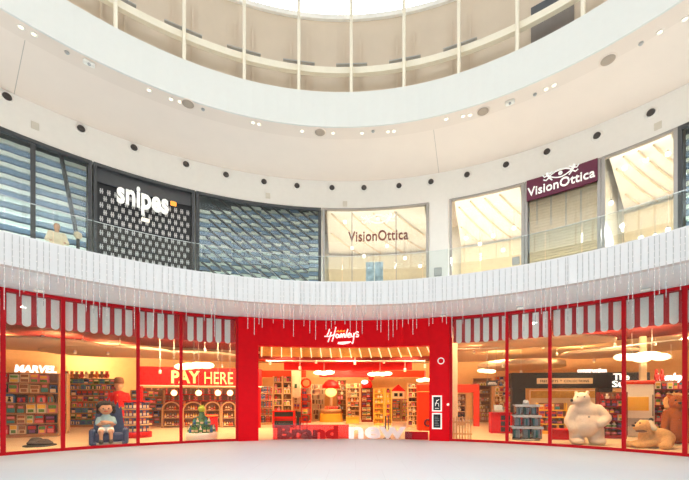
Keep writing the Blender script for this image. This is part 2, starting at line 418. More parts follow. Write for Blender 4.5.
for i, (a, b, k) in enumerate(tb):
    dark = k[:4] == 'slat' or k == 'snipes'
    mid = (a+b)/2
    w = thing('window_%d' % (i+1), lab[k], 'window', tuple(pol(mid, RW, Z_UFL)), -mid); w['kind'] = 'structure'
    fw = .0055
    mb = MB(); R0, R1 = RW-.05, RW+.08
    mb.arc(a, b, R0, R1, Z_UFL, Z_GB); mb.arc(a, b, R0, R1, Z_GTOP-(.10 if dark else .07), Z_GTOP)
    mb.arc(a-.002, a+fw, R0, R1, Z_GB, Z_GTOP, 1); mb.arc(b-fw, b+.002, R0, R1, Z_GB, Z_GTOP, 1)
    obj('window_frame', mb, M_charcoal if dark else M_greymetal, w, world=True)
    for px in mulls[k]:
        t = A(px, RW); hw = .0045 if dark else .0012
        z1 = Z_GTOP-.1 if k != 'opticsD' else hz(212, depth(px, RW))
        mb = MB(); mb.arc(t-hw, t+hw, RW-.02, RW+.05, Z_GB, z1, 1); obj('mullion', mb, M_charcoal if dark else M_greymetal, w, world=True)
    if k == 'snipes': continue
    mb = MB(); mb.arc(a+fw, b-fw, RW, RW+.012, Z_GB, Z_GTOP-.07, 6); obj('glass_pane', mb, G_upper, w, world=True)

# ------------------------------------------------------------------ upper shops
def build_stand_in_slats(a, b, label, pitch, tilt, diag):  # slats and bars built to stand in for stripes reflected in the glazing
    """stand-in slats behind the glass: blue-grey and pale slats on a dark backing with raking dark bars"""
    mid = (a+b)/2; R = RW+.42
    t = thing('stand_in_slats', label, 'screen', tuple(pol(mid, R, Z_UFL)), -mid)
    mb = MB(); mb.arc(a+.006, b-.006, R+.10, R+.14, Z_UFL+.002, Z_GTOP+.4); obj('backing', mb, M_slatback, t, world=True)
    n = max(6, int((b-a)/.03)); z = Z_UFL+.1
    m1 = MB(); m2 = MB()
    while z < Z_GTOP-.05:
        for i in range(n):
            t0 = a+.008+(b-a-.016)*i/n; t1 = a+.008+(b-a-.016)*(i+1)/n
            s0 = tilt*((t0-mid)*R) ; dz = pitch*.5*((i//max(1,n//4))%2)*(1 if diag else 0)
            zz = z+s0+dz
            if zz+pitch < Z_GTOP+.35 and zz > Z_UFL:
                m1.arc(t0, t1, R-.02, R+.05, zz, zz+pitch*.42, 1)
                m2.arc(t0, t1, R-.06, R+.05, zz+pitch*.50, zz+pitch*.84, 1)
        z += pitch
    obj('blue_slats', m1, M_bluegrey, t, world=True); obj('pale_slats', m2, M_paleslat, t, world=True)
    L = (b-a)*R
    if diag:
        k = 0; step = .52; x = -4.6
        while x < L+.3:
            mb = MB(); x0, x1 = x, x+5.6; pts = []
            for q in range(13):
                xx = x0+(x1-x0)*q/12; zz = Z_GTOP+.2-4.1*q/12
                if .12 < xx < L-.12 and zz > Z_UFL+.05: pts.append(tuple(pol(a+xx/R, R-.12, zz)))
            if len(pts) > 1: mb.tube(pts, .042, 4); obj('raking_bar', mb, M_charcoal, t, world=True)
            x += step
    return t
build_stand_in_slats(tb[0][0], tb[0][1], 'stand-in slats behind the upper window beyond the left frame edge', .34, 0, False)
o = build_stand_in_slats(tb[1][0], tb[1][1], 'blue-grey and pale stand-in slats for stripes reflected in the leftmost upper window', .34, 0.03, False)
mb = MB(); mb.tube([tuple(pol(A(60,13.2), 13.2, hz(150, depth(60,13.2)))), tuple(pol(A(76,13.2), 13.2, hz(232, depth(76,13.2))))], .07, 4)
obj('raking_bar', mb, M_charcoal, o, world=True)
build_stand_in_slats(tb[3][0], tb[3][1], 'stand-in slats for reflections, crossed by many raking dark bars, left of the optician', .34, 0.16, True)
build_stand_in_slats(tb[8][0], tb[8][1], 'blue stand-in slats behind the upper window at the right edge', .34, 0.03, False)

# black grille shop with white lettering
a, b, _ = tb[2]; mid = (a+b)/2; R = RW+.22
zfb = hz(178, depth(95, RW))
g = thing('security_grille', 'black shop grille with white staggered link pattern', 'grille', tuple(pol(mid, R, Z_UFL)), -mid)
mb = MB(); mb.arc(a+.006, b-.006, R+.03, R+.06, Z_UFL+.002, zfb+.2); obj('black_panel', mb, M_black, g, world=True)
mb = MB(); L = (b-a)*R; cols = 15; cw = L/cols; rh = .235; rows = int((zfb-Z_UFL)/rh)
for r_ in range(rows):
    for c_ in range(cols+1):
        x = (c_+(.5 if r_ % 2 else 0))*cw
        if x < .15 or x > L-.15: continue
        z = Z_UFL+.06+r_*rh; tt = a+x/R; h = .013/R*1.2; w2 = cw*.13/R
        mb.arc(tt-w2-h, tt-w2+h, R, R+.03, z+.02, z+rh-.05, 1); mb.arc(tt+w2-h, tt+w2+h, R, R+.03, z+.02, z+rh-.05, 1)
        mb.arc(tt-w2*2.0, tt+w2*2.0, R, R+.03, z+rh*.40-.012, z+rh*.40+.022, 1)
obj('white_links', mb, mat('grille_white', (0.62,0.60,0.58), 0.5), g, world=True)
mb = MB(); mb.arc(a+.006, b-.006, RW+.145, RW+.20, zfb, Z_GTOP+.3)
o = obj('shop_fascia', mb, M_fascia); tag(o, 'plain dark grey fascia above the black grille', 'fascia')
ts = A(143.5, 12.80); zz = hz(206.0, depth(143.5, 12.8))
sg = thing('shop_sign', 'white lit snipes lettering with small orange square on the black grille', 'sign', tuple(pol(ts, 12.80, zz)), -ts)
Y_ = depth(143.5, 12.8); wS = 49*Y_/F*1.05
text('lettering', 'snipes', wS*.87, .68, M_textsign, sg, (.0, 0, -.06), .03, .030, 0, 1.0)
mb = MB(); mb.bbox(wS*.435+.06, wS*.435+.26, -.03, .03, .28, .44, .02); obj('orange_square', mb, M_textorange, sg)
ts = A(145.5, 13.05); mb = MB()
mb.M = Matrix.Translation(pol(ts, 13.05, hz(221.5, depth(145.5,13.05)))) @ Matrix.Rotation(-ts, 4, 'Z')
mb.bbox(-.13,.13,-.02,.03,-.01,.12,.015); mb.box(-.10,.10,-.03,-.02,.03,.05); mb.box(-.10,.10,-.03,-.02,.07,.09)
o = obj('small_notice', mb, M_textdim); tag(o, 'small pale notice on the black grille below the lettering', 'notice')

# opticians
def room(a, b, label):
    pass
def eye_logo(parent, w, m, x=0, z=0, th=.03):
    mb = MB()
    for s in (1, -1):
        pts = [(x-w*.30+w*.60*i/12, 0, z+s*w*.115*math.sin(PI*i/12)) for i in range(13)]; mb.tube(pts, w*.018, 5)
    mb.M = Matrix.Translation((x,0,z)); mb.poly([(w*.055*math.cos(q*PI/8), w*.055*math.sin(q*PI/8)) for q in range(16)], -th/2, th/2); mb.M = Matrix.Identity(4)
    for s in (1, -1):                                       # the two leaping figures at the eye's corners
        bx = x+s*w*.33
        mb.ball((bx+s*w*.02,0,z+w*.10), w*.042, 8, 6)
        mb.tube([(bx,0,z+w*.05),(bx-s*w*.03,0,z-w*.03)], w*.035, 6, w*.02)
        mb.tube([(bx,0,z+w*.05),(bx+s*w*.09,0,z+w*.02),(bx+s*w*.14,0,z+w*.09)], w*.018, 5)
        mb.tube([(bx-s*w*.02,0,z+w*.06),(bx-s*w*.11,0,z+w*.12)], w*.018, 5)
        mb.tube([(bx-s*w*.03,0,z-w*.03),(bx+s*w*.05,0,z-w*.09),(bx+s*w*.12,0,z-w*.05)], w*.02, 5)
        mb.tube([(bx-s*w*.03,0,z-w*.03),(bx-s*w*.11,0,z-w*.13)], w*.02, 5)
    return obj('eye_logo', mb, m, parent)
Rv = 12.86; t = A(378, Rv); Yv = depth(378, Rv)
sg = thing('shop_sign', 'brown VisionOttica lettering with pale eye logo on clear window', 'sign', tuple(pol(t, Rv, hz(240.5, Yv))), -t)
text('lettering', 'VisionOttica', 60*Yv/F, .42, M_textbrown, sg, (0,0,0), .012, .014, 0, 1.05)
eye_logo(sg, 36*Yv/F, M_textsign, 0, (240.5-219)*Yv/F)
zpb = hz(203, depth(525, RW))
af, bf = tb[6][0], tb[6][1]; midf = (af+bf)/2
sg = thing('shop_sign', 'purple fascia sign with white VisionOttica lettering and eye logo', 'sign', tuple(pol(midf, RW-.08, zpb)), -midf)
mb = MB(); mb.arc(af+.004, bf-.004, RW-.12, RW-.06, zpb, Z_GTOP-.02); obj('sign_panel', mb, M_purple, sg, world=True)
Yf = depth(562, 12.7)
text('lettering', 'VisionOttica', 2.02, .30, M_textsign, sg, (-.02,-.075,.14), .02, .012, 0, 1.03)
eye_logo(sg, 1.15, M_textsign, 0, .62).location = (0,-.075,0)

def optics_interior(i, label_kind, spots):
    a, b, _ = tb[i]; mid = (a+b)/2
    # pale ceiling with raking wood battens
    c = thing('optician_ceiling', 'pale flat ceiling with raking wood battens '+label_kind, 'ceiling', tuple(pol(mid, 15.4, Z_GTOP+.03)), -mid)
    mb = MB(); mb.arc(a+.012, b-.012, RW+.16, 17.65, Z_GTOP+.03, Z_GTOP+.10); obj('ceiling_board', mb, M_vpale, c, world=True)
    n = 5; L = b-a
    for q in range(-2, n):
        pts = []
        for r in range(15):
            u = r/14; t = a+L*(q+.4+u*2.2)/n; Rr = 13.3+4.2*u
            if a+.02 < t < b-.02: pts.append(tuple(pol(t, Rr, Z_GTOP-.01)))
        if len(pts) > 2: mb = MB(); mb.tube(pts, .035, 4); obj('batten', mb, M_vbeige, c, world=True)
    # display wall
    c = thing('display_wall', 'cream eyewear display wall with wood bands '+label_kind, 'display', tuple(pol(mid, 17.4, Z_UFL)), -mid)
    mb = MB(); mb.arc(a+.012, b-.012, 17.4, 17.6, Z_UFL, 9.3); obj('panel', mb, mat('warm_display_wall', (0.90, 0.74, 0.56), .6), c, world=True)
    for z in (6.3, 6.9, 7.5): mb = MB(); mb.arc(a+.02, b-.02, 17.1, 17.4, z, z+.05); obj('shelf', mb, M_vbeige, c, world=True)
for i, kd in ((4, 'behind the brown-lettered optician window'), (5, 'behind the plain window right of the cream pier'), (7, 'behind the wide right window')):
    optics_interior(i, kd, 0)
# slatted shutter under the purple sign
c = thing('roller_shutter', 'cream slatted shutter under the purple sign', 'shutter', tuple(pol(midf, 13.2, Z_UFL)), -midf)
mb = MB(); z = Z_UFL+.02
while z < zpb+.1: mb.arc(af+.008, bf-.008, 13.2, 13.23, z, z+.075, 8); z += .1
obj('slats', mb, mat('tan_slat',(0.88,0.70,0.48),0.6), c, world=True)
mb = MB(); mb.arc(af+.008, bf-.008, 13.30, 13.33, Z_UFL, zpb+.2); obj('backing', mb, M_vbeige, c, world=True)
for px in (537, 551, 566, 581):
    mb = MB(); t = A(px, 13.15); Yp = depth(px, 13.15); mb.tube([tuple(pol(t,13.15,hz(190,Yp))), tuple(pol(t,13.15,hz(225,Yp)))], .012, 5); obj('pull_cord', mb, M_mid, c, world=True)
# pendant globe lamps in the optician shops
lampdef = [(4,(345,222)),(4,(352,248)),(4,(364,256)),(4,(387,246)),(4,(405,258)),(4,(420,266)),(5,(466,238)),(5,(480,244)),(5,(493,236)),(5,(503,250)),(5,(514,228)),
           (7,(611,203)),(7,(622,226)),(7,(641,238)),(7,(655,236)),(7,(668,230)),(7,(625,168)),(7,(646,160)),(7,(668,154))]
first = None
for bi, (px, py) in lampdef:
    Rl = 14.0; t = A(px, Rl); z = hz(py, depth(px, Rl))
    g = thing('globe_lamp', 'small glowing globe lamp hanging behind the optician windows', 'lamp', tuple(pol(t, Rl, z)), 0, 'globe lamps in the opticians')
    if first is None:
        mb = MB(); mb.ball((0,0,0), .075, 12, 8); obj('globe', mb, M_diff, g)
        mb = MB(); mb.lathe([(.03,.06),(.03,.12)], 0, 0, 8); mb.tube([(0,0,.1),(0,0,.7)], .006, 4); obj('cap', mb, M_greymetal, g); first = g
    else:
        for ch in first.children: cc = ch.copy(); COL.objects.link(cc); cc.parent = g
# poster stand in the optician window
t = A(374.5, 13.25); Yp = depth(374.5, 13.25)
c = thing('poster_stand', 'pale blue poster panel standing in the brown-lettered optician window', 'poster', tuple(pol(t, 13.25, Z_UFL)), -t)
zt = hz(262, Yp)-Z_UFL
mb = MB(); mb.bbox(-.36,.36,-.03,.03,.25,zt,.01); obj('panel', mb, mat('poster_blue',(0.42,0.55,0.66),0.5,var=.3,scale=5), c)
mb = MB(); mb.box(-.38,.38,-.045,-.03,zt*.52,zt*.52+.04); mb.box(-.02,.02,-.045,-.03,.25,zt); obj('frame_bars', mb, M_vpale, c)
mb = MB(); mb.box(-.3,.3,-.15,.15,0,.03); mb.box(-.03,.03,-.02,.02,.03,.25); obj('foot', mb, M_greymetal, c)
# small grey box on the pier
t = A(438, RW-.05); z = hz(272.5, depth(438, RW)); mb = MB(); mb.M = Matrix.Translation(pol(t, RW-.07, z)) @ Matrix.Rotation(-t, 4, 'Z')
mb.bbox(-.15,.15,-.07,.066,-.16,.16,.02); mb.box(-.11,.11,-.085,-.07,.02,.12); mb.box(-.11,.11,-.085,-.07,-.12,-.04)
o = obj('junction_box', mb, M_mid); tag(o, 'small grey box on the cream pier behind the railing', 'box')
t = A(516, RW-.05); z = hz(262, depth(516, RW)); mb = MB(); mb.M = Matrix.Translation(pol(t, RW-.12, z)) @ Matrix.Rotation(-t, 4, 'Z')
mb.bbox(-.13,.13,-.05,.05,-.14,.14,.02); mb.box(-.09,.09,-.06,-.05,-.1,.1)
o = obj('junction_box', mb, M_mid); tag(o, 'small grey box low beside the window under the purple sign', 'box')

# ------------------------------------------------------------------ glass railing on the gallery edge
rail = thing('glass_railing', 'frameless glass railing on the white gallery parapet', 'railing', (CX, CY+RG, Z_PAR))
zr = 6.55
N = 72
for i in range(N):
    t0 = -PI+2*PI*i/N; t1 = -PI+2*PI*(i+1)/N
    if abs((t0+t1)/2) > 1.9: continue
    mb = MB(); mb.arc(t0+.0012, t1-.0012, RG+.03, RG+.045, Z_PAR, zr, 2); obj('glass_panel', mb, G_rail, rail, world=True)
mb = MB(); mb.arc(-1.93, 1.93, RG+.028, RG+.047, zr, zr+.012, 100); obj('top_edge', mb, mat('edge_glass',(0.75,0.80,0.78),0.3), rail, world=True)

# ------------------------------------------------------------------ fittings on wall band and ceiling rim
noz = [(7,97),(81,129),(134,148),(186,164.5),(226,175),(264,182),(297,186),(332,188),(364,188),(399,186),(431,182),(467,175),(506,165),(547,152),(597,136),(651,113)]
first = None
for px, py in noz:
    t = A(px, RW); z = hz(py, depth(px, RW))
    g = thing('air_nozzle', 'round dark air nozzle in the cream wall band above the upper shops', 'air nozzle', tuple(pol(t, RW-.001, z)), -t, 'air nozzles along the cream wall band')
    if first is None:
        R90 = Matrix.Rotation(PI/2, 4, 'X')
        mb = MB(); mb.M = R90; mb.lathe([(.17,0),(.17,.015),(.13,.03),(.11,.03),(.11,0.0)], 0, 0, 20); obj('ring', mb, M_wall, g)
        mb = MB(); mb.M = R90; mb.lathe([(.112,.002),(.10,.05),(.07,.075),(.02,.08)], 0, 0, 18); obj('nozzle', mb, mat('nozzle_dark',(0.06,0.05,0.045),0.4), g); first = g
    else:
        for ch in first.children: cc = ch.copy(); COL.objects.link(cc); cc.parent = g
for px, py in ((35,126),(268,196),(345,204),(658,126),(8.5,97)):
    if px == 8.5: continue
    t = A(px, RW); z = hz(py, depth(px, RW)); mb = MB(); mb.M = Matrix.Translation(pol(t, RW-.002, z)) @ Matrix.Rotation(-t, 4, 'Z')
    mb.bbox(-.09,.09,-.025,0.0,-.11,.11,.02); mb.box(-.06,.06,-.03,-.025,-.07,.07)
    o = obj('sensor_plate', mb, mat('plate_cream',(0.74,0.69,0.60),0.5)); tag(o, 'small cream cover plate on the wall band above the upper windows', 'cover plate', 'cover plates on the wall band')
ZR = Z_CEIL-.021
def on_rim(px, py):
    Y = F*(ZR-EYE)/(HY-py); return Vector((wx(px, Y), Y, ZR))
dl = [(21,27),(34,34),(149,90),(171,99),(180,101.5),(253,122.5),(259,124),(302,131),(333,133),(362,133),(388,131.5),(394,131),(446,119),(463,116),(470,115),(546,89),(554,85),(660,32),(685,19),(-10,8)]
first = None
for px, py in dl:
    p = on_rim(px, py)
    g = thing('downlight', 'small round lit downlight in the beige ceiling rim', 'downlight', tuple(p), 0, 'downlights around the ceiling rim')
    if first is None:
        mb = MB(); mb.lathe([(.075,0),(.075,-.012),(.048,-.016),(.045,0)], 0, 0, 18); obj('trim_ring', mb, M_vpale, g)
        mb = MB(); mb.lathe([(.046,-.001),(.046,-.008),(.02,-.010)], 0, 0, 14); obj('lens', mb, M_lamp, g); first = g
    else:
        for ch in first.children: cc = ch.copy(); COL.objects.link(cc); cc.parent = g
for px, py, lb in ((188,103.5,'left'),(320,132,'centre'),(483,111,'right of centre'),(608,59.5,'far right')):
    p = on_rim(px, py); g = thing('ceiling_speaker', 'round grey speaker grille in the ceiling rim, '+lb, 'speaker', tuple(p))
    mb = MB(); mb.lathe([(.20,0),(.20,-.01),(.17,-.016)], 0, 0, 24); obj('rim', mb, M_ceil2, g)
    mb = MB(); mb.lathe([(.168,-.004),(.168,-.02),(.10,-.026),(.02,-.028)], 0, 0, 24); obj('grille', mb, mat('grille_taupe',(0.42,0.34,0.27),0.8,var=.1,scale=80), g)
for px, py, lb in ((89,61.5,'upper left'),(510,101,'right of the centre speaker')):
    p = on_rim(px, py); g = thing('camera_housing', 'small white box fitting under the ceiling rim, '+lb, 'fitting', tuple(p), -math.atan2(p.x-CX, p.y-CY))
    mb = MB(); mb.bbox(-.13,.13,-.07,.07,-.09,0,.02); obj('housing', mb, M_vpale, g)
    mb = MB(); mb.ball((0,-.03,-.09), .04, 10, 6); obj('lens', mb, M_mid, g)
for px, py in ((67,52),(203,109),(373,131),(535,94),(641,43)):
    p = on_rim(px, py); mb = MB(); mb.lathe([(.05,0),(.055,-.02),(.035,-.045),(.01,-.05)], p.x, p.y, 14); 
    for v in range(len(mb.v)): mb.v[v] = (mb.v[v][0], mb.v[v][1], mb.v[v][2]+ZR)
    o = obj('smoke_detector', mb, M_mid); tag(o, 'tiny grey detector under the beige ceiling rim', 'detector', 'detectors around the ceiling rim')

# ================================================================== SHOPFRONT
sf = [(-110,3),(3,63),(63,138),(138,181),(181,237),(451,507),(507,550),(550,624),(624,685),(685,800)]
stripes = [-52,-38,-22,-6,11.3,26.5,41.4,55.2,68.8,81.3,93.9,106.2,118.1,128.9,141.2,150.3,160.8,170.9,190.5,199.8,209.5,218.4,227.5,235.4,
           459,467.8,477,486,495.6,504.9,515.1,525.4,535.7,546.1,556.8,568.4,579.8,591.6,604.4,617.2,630.3,644.4,658.9,674,689.5,706,723,741]
fl = ['beyond the left frame edge','before the dark rocky base','in front of the crossed-arm doll','before the red soldier figure','under the PAY HERE sign',
      'right of the red pier with posters','in front of the clear crate tower','in front of the polar bear','in front of the tan plush dog','beyond the right frame edge']
for i, (x0, x1) in enumerate(sf):
    a, b = A(x0, RW), A(x1, RW); mid = (a+b)/2; hw = .0042
    w = thing('window_%d' % (i+20), 'red framed shop window '+fl[i], 'window', tuple(pol(mid, RW, 0)), -mid); w['kind'] = 'structure'
    mb = MB(); R0, R1 = RW-.06, RW+.06
    mb.arc(a, b, R0, R1, 0.002, .09); mb.arc(a, b, R0, R1, Z_SOF-.11, Z_SOF-.013)
    mb.arc(a-hw, a+hw, R0-.01, R1, .003, Z_SOF-.014, 1)
    if i in (4, 9): mb.arc(b-hw, b+hw, R0-.01, R1, .003, Z_SOF-.014, 1)
    obj('window_frame', mb, M_redframe, w, world=True)
    mb = MB(); mb.arc(a+hw, b-hw, RW, RW+.012, .09, Z_SOF-.11, 6); obj('glass_pane', mb, G_shop, w, world=True)
    # striped scalloped awning hanging inside the glass
    Rv = RW+.16
    aw = thing('striped_awning', 'red canvas valance with white round-ended stripes, '+fl[i], 'awning', tuple(pol(mid, Rv, 3.8)), -mid)
    mb = MB(); mb.arc(a+.006, b-.006, Rv+.02, Rv+.045, 3.86, Z_SOF-.02); 
    obj('red_canvas', mb, M_redcloth, aw, world=True)
    ws = MB(); 
    for px in stripes:
        if not (x0+3 <= px <= x1-2): continue
        t = A(px, Rv); hwid = .104; zt, zl = 4.76, 3.83
        ws.M = Matrix.Translation(pol(t, Rv, 0)) @ Matrix.Rotation(-t, 4, 'Z')
        pts = [(-hwid, zt), (-hwid, zl+hwid)]+[(-hwid*math.cos(q*PI/10), zl+hwid-hwid*math.sin(q*PI/10)) for q in range(1,10)]+[(hwid, zl+hwid), (hwid, zt)]
        ws.poly(pts, -.012, .012)
    ws.M = Matrix.Identity(4)
    obj('white_stripes', ws, M_whitecloth, aw, world=True)
aL, bL, aR, bR = A(237,RW)+.004, A(258.5,RW), A(429.5,RW), A(451,RW)-.004
for a, b, nm in ((aL,bL,'plain red pier left of the entrance'),(aR,bR,'red pier right of the entrance, carrying two posters')):
    mb = MB(); mb.arc(a, b, RW-.14, RW+.5, 0.001, Z_SOF-.014); o = struct('wall_pier', mb, M_red, nm)
mb = MB(); mb.arc(bL, aR, RW-.10, RW+.25, hz(347, CY+RW-.1), Z_SOF-.014); struct('wall_entrance_header', mb, M_red, 'bright red header over the shop entrance')
ZH = hz(347, CY+RW-.1)
# logo strokes: script lettering
def script(strokes, s, r):
    mb = MB()
    for st in strokes:
        pts = [(x*s, 0, z*s) for x, z in st]
        if len(pts) > 2:                                   # smooth the stroke
            q = []
            for i in range(len(pts)-1):
                p0 = Vector(pts[max(i-1,0)]); p1 = Vector(pts[i]); p2 = Vector(pts[i+1]); p3 = Vector(pts[min(i+2,len(pts)-1)])
                for k in range(4):
                    u = k/4; q.append(0.5*((2*p1)+(p2-p0)*u+(2*p0-5*p1+4*p2-p3)*u*u+(3*p1-p0-3*p2+p3)*u**3))
            q.append(Vector(pts[-1])); pts = q
        mb.tube(pts, r, 6)
    return mb
Rl = RW-.16; Yl = depth(344, Rl); t = A(343, Rl); s = Yl/F
sg = thing('shop_sign', 'white Hamleys script logo on the red entrance header', 'sign', tuple(pol(t, Rl, hz(343, Yl))), -t)
# coordinates in photograph-sized units relative to (343,343): x right, z up
H = [[(-16,7.5),(-14.5,10.5),(-13.5,14)],[(-15,1),(-13.2,6),(-11.8,11)],[(-11,1.5),(-9,8),(-7,16)],[(-18.5,6.6),(-13,6.8),(-8,8.6)],
     [(-4.2,8.0),(-6.2,8.8),(-7.2,6.6),(-5.8,5.2),(-4.6,6.6),(-4.2,8.4),(-3.8,5.4)],
     [(-3.0,5.2),(-2.4,8.6),(-1.2,9),(-1.0,5.4),(0.2,8.8),(1.3,9),(1.4,5.4)],[(2.6,5.4),(3.6,10),(4.8,14)],
     [(5.0,7.2),(7.2,8.6),(6.6,10),(4.9,8.6),(5.0,6.0),(7.6,6.0)],[(8.0,9.6),(8.4,6.6),(10.2,6.8),(11.2,10)],[(11.2,10),(10.6,4),(9.6,-.5),(9.0,.8)],
     [(15.8,10.6),(13.6,11.2),(13.0,9.4),(15.2,8.2),(15.0,6.4),(12.8,6.4)],[(-5,.4),(2,.9),(8,1.2)],[(-5.4,-.4),(0,-1.0),(6.6,.4)]]
sgo = script(H, s, .025); obj('script_lettering', sgo, mat('logo_white',(.95,.93,.9),.5,emit=.7,ecol=(1,.97,.92)), sg)
mb = script([[(-6.5,11.2),(-4.5,12.4),(-4.2,10.9)],[(-3,11),(-2,12.6),(-1.2,11)],[(-.2,12.4),(0.8,11.4),(1.8,12.8)]], s, .022); obj('small_script', mb, M_textorange, sg)
# pier details
def on_pier(px, py, R=RW-.145):
    t = A(px, R); return t, pol(t, R, hz(py, depth(px, R))), depth(px, R)/F
for py, lb in ((403.5,'upper'),(421,'lower')):
    t, p, k = on_pier(437, py)
    g = thing('poster', lb+' black notice board in a pale frame on the red pier', 'poster', tuple(p), -t)
    mb = MB(); w_, h_ = 9.6*k/2, 16.0*k/2
    for x0,x1,z0,z1 in ((-w_,w_,h_-.05,h_),(-w_,w_,-h_,-h_+.05),(-w_,-w_+.05,-h_+.05,h_-.05),(w_-.05,w_,-h_+.05,h_-.05)): mb.box(x0,x1,-.03,-.001,z0,z1)
    obj('frame', mb, M_textdim, g)
    mb = MB(); mb.box(-w_+.05,w_-.05,-.02,-.004,-h_+.05,h_-.05); obj('board', mb, M_black, g)
    mb = MB()
    if lb == 'upper': mb.tube([(-.07,-.024,-.1),(-.02,-.024,.06),(0,-.024,.14)], .012, 5); mb.tube([(0,-.024,.1),(.08,-.024,.16)], .012, 5); mb.tube([(-.08,-.024,.02),(.06,-.024,.0),(.07,-.024,-.12)], .01, 5); mb.box(-.08,.08,-.026,-.02,-.2,-.18)
    else:
        for q in range(6): mb.box(-.09,.09-(q%3)*.03,-.024,-.02,-.18+q*.065,-.165+q*.065)
    obj('writing', mb, M_textdim if lb == 'upper' else M_mid, g)
t, p, k = on_pier(441, 361)
g = thing('ring_sign', 'small pale ring emblem high on the red pier', 'sign', tuple(p), -t)
mb = MB(); mb.tube([(.115*math.cos(q*PI/10), -.03, .115*math.sin(q*PI/10)) for q in range(20)], .020, 6, closed=True); obj('ring', mb, M_textsign, g)
mb = MB(); mb.poly([(.06*math.cos(q*PI/6), .06*math.sin(q*PI/6)) for q in range(12)], -.02, -.001); obj('hub', mb, M_red, g)
t, p, k = on_pier(448, 404.5); mb = MB(); mb.M = Matrix.Translation(p) @ Matrix.Rotation(-t, 4, 'Z') @ Matrix.Rotation(PI/2, 4, 'X'); mb.lathe([(.05,.001),(.05,.02),(.02,.035)], 0, 0, 14)
o = obj('door_bell', mb, M_textdim); tag(o, 'tiny pale round button on the red pier beside the upper poster', 'button')
# small spots under the soffit
for px, py, lb in ((39,292,'left'),(443,318,'above the poster pier'),(520,309.5,'right of the pier'),(646,297,'far right')):
    R = 12.4; t = A(px, R); mb = MB(); p = pol(t, R, Z_SOF-.012); mb.M = Matrix.Translation(p) @ Matrix.Rotation(-t, 4, 'Z'); mb.bbox(-.12,.12,-.08,.08,-.07,0,.02); mb.box(-.08,.08,-.05,.05,-.075,-.07)
    o = obj('soffit_fitting', mb, M_vpale); tag(o, 'small white fitting under the beige soffit, '+lb, 'fitting')
# low film lettering at the entrance line
Rn = RW-.02; 
ba = thing('entrance_banner', 'low clear barrier with red film and white word new across the entrance', 'banner', tuple(pol(A(342,Rn),Rn,0)), -A(342,Rn))
mb = MB(); mb.arc(A(272,Rn), A(412,Rn), Rn, Rn+.01, .003, .68, 12); obj('clear_panel', mb, glass_mat('barrier_glass',(.97,.97,.97),1.45,1.0), ba, world=True)
mb = MB(); mb.arc(A(273,Rn), A(349,Rn), Rn+.012, Rn+.018, .02, .60, 12); obj('red_film', mb, G_decal_r, ba, world=True)
mb = MB(); mb.arc(A(405,Rn), A(428,Rn), Rn+.012, Rn+.03, .02, .34, 3); obj('red_film_end', mb, M_redframe, ba, world=True)
text('word_brand', 'Brand', 2.5, .52, M_redshelf, ba, (-1.40,-.035,.05), .004, .05)
text('word_new', 'new', 2.35, .46, mat('glowing_pink_film',(0.9,0.72,0.68),0.5,emit=.5,ecol=(1,.8,.75)), ba, (1.45,-.05,.06), .006, .035)  # glow put into the film lettering to brighten it, no lamp behind

# entrance canopy soffit with light strips
a, b = bL+.006, aR-.006; Rc1 = 16.6
cp = thing('entrance_canopy', 'golden marquee ceiling with bright strips inside the entrance', 'canopy', tuple(pol((a+b)/2, RW+.3, ZH)), -(a+b)/2)
mb = MB(); mb.arc(a, b, RW+.26, Rc1, ZH+.03, ZH+.12); obj('golden_panel', mb, M_gold, cp, world=True)
for k in range(18):
    px = 262+k*9.7; t = A(px, RW+.3); mb = MB(); mb.arc(t-.0012, t+.0012, RW+.32, Rc1-.02, ZH-.01, ZH+.028, 1); obj('light_strip', mb, M_strip, cp, world=True)
mb = MB(); mb.arc(a-.01, b+.01, Rc1, Rc1+.2, ZH-.12, ZH+.14); obj('end_beam', mb, M_darkred, cp, world=True)

# icicle light strings hanging over the parapet
random.seed(11)
px = -22.0; n_ = 0
sp = lambda x: 4.6+2.4*abs(x-345)/345
while px < 712:
    t = A(px+random.uniform(-1.5,1.5), RG-.09); top = Z_PAR-.05; bot = random.choice([4.2,4.35,4.5,4.0,3.8,4.6,4.1,3.7])+random.uniform(-.1,.1)
    p = pol(t, RG-.09, 0)
    mb = MB(); mb.box(-.007,.007,-.004,.004, bot-top, 0); mb.m(1); z = -.2
    while z > bot-top:
        x = random.uniform(-.004,.004); mb.add([(x,0,z+.018),(x+.009,0,z),(x,-.009,z),(x-.009,0,z),(x,.009,z),(x,0,z-.018)], [(0,1,2),(0,2,3),(0,3,4),(0,4,1),(5,2,1),(5,3,2),(5,4,3),(5,1,4)]); z -= .16
    g = obj('icicle_light_string', mb, [M_wire, M_led]); g.location = (p.x,p.y,top); g.rotation_euler = (0,0,-t)
    tag(g, 'thin vertical string of tiny lights hanging down over the white parapet', 'light string', 'hanging light strings around the gallery edge')
    px += sp(px)*random.uniform(.75,1.25); n_ += 1

# ================================================================== SHOP INTERIOR SHELL
ZI = 4.75
a0, a1 = -PI*.62, PI*.62
mb = MB(); mb.arc(a0, a1, RW+.26, 22.2, ZI, ZI+.14); struct('ceiling_shop_front', mb, M_darkred, 'deep red ceiling zone just inside the toy shop')
mb = MB(); mb.arc(a0, a1, 22.2, 29.9, ZI, ZI+.1); struct('ceiling_shop', mb, M_creamceil, 'cream ceiling of the toy shop')
mb = MB(); mb.arc(a0, a1, 29.5, 29.9, 0, ZI); struct('wall_shop_rear', mb, mat('amber_wall_paint', (0.82, 0.52, 0.24), 0.7), 'cream rear wall of the toy shop')
for s in (a0, a1): mb = MB(); mb.arc(s-.005, s+.005, RW+.3, 29.5, 0, ZI, 1); struct('wall_shop_side', mb, M_cream, 'side wall of the toy shop')

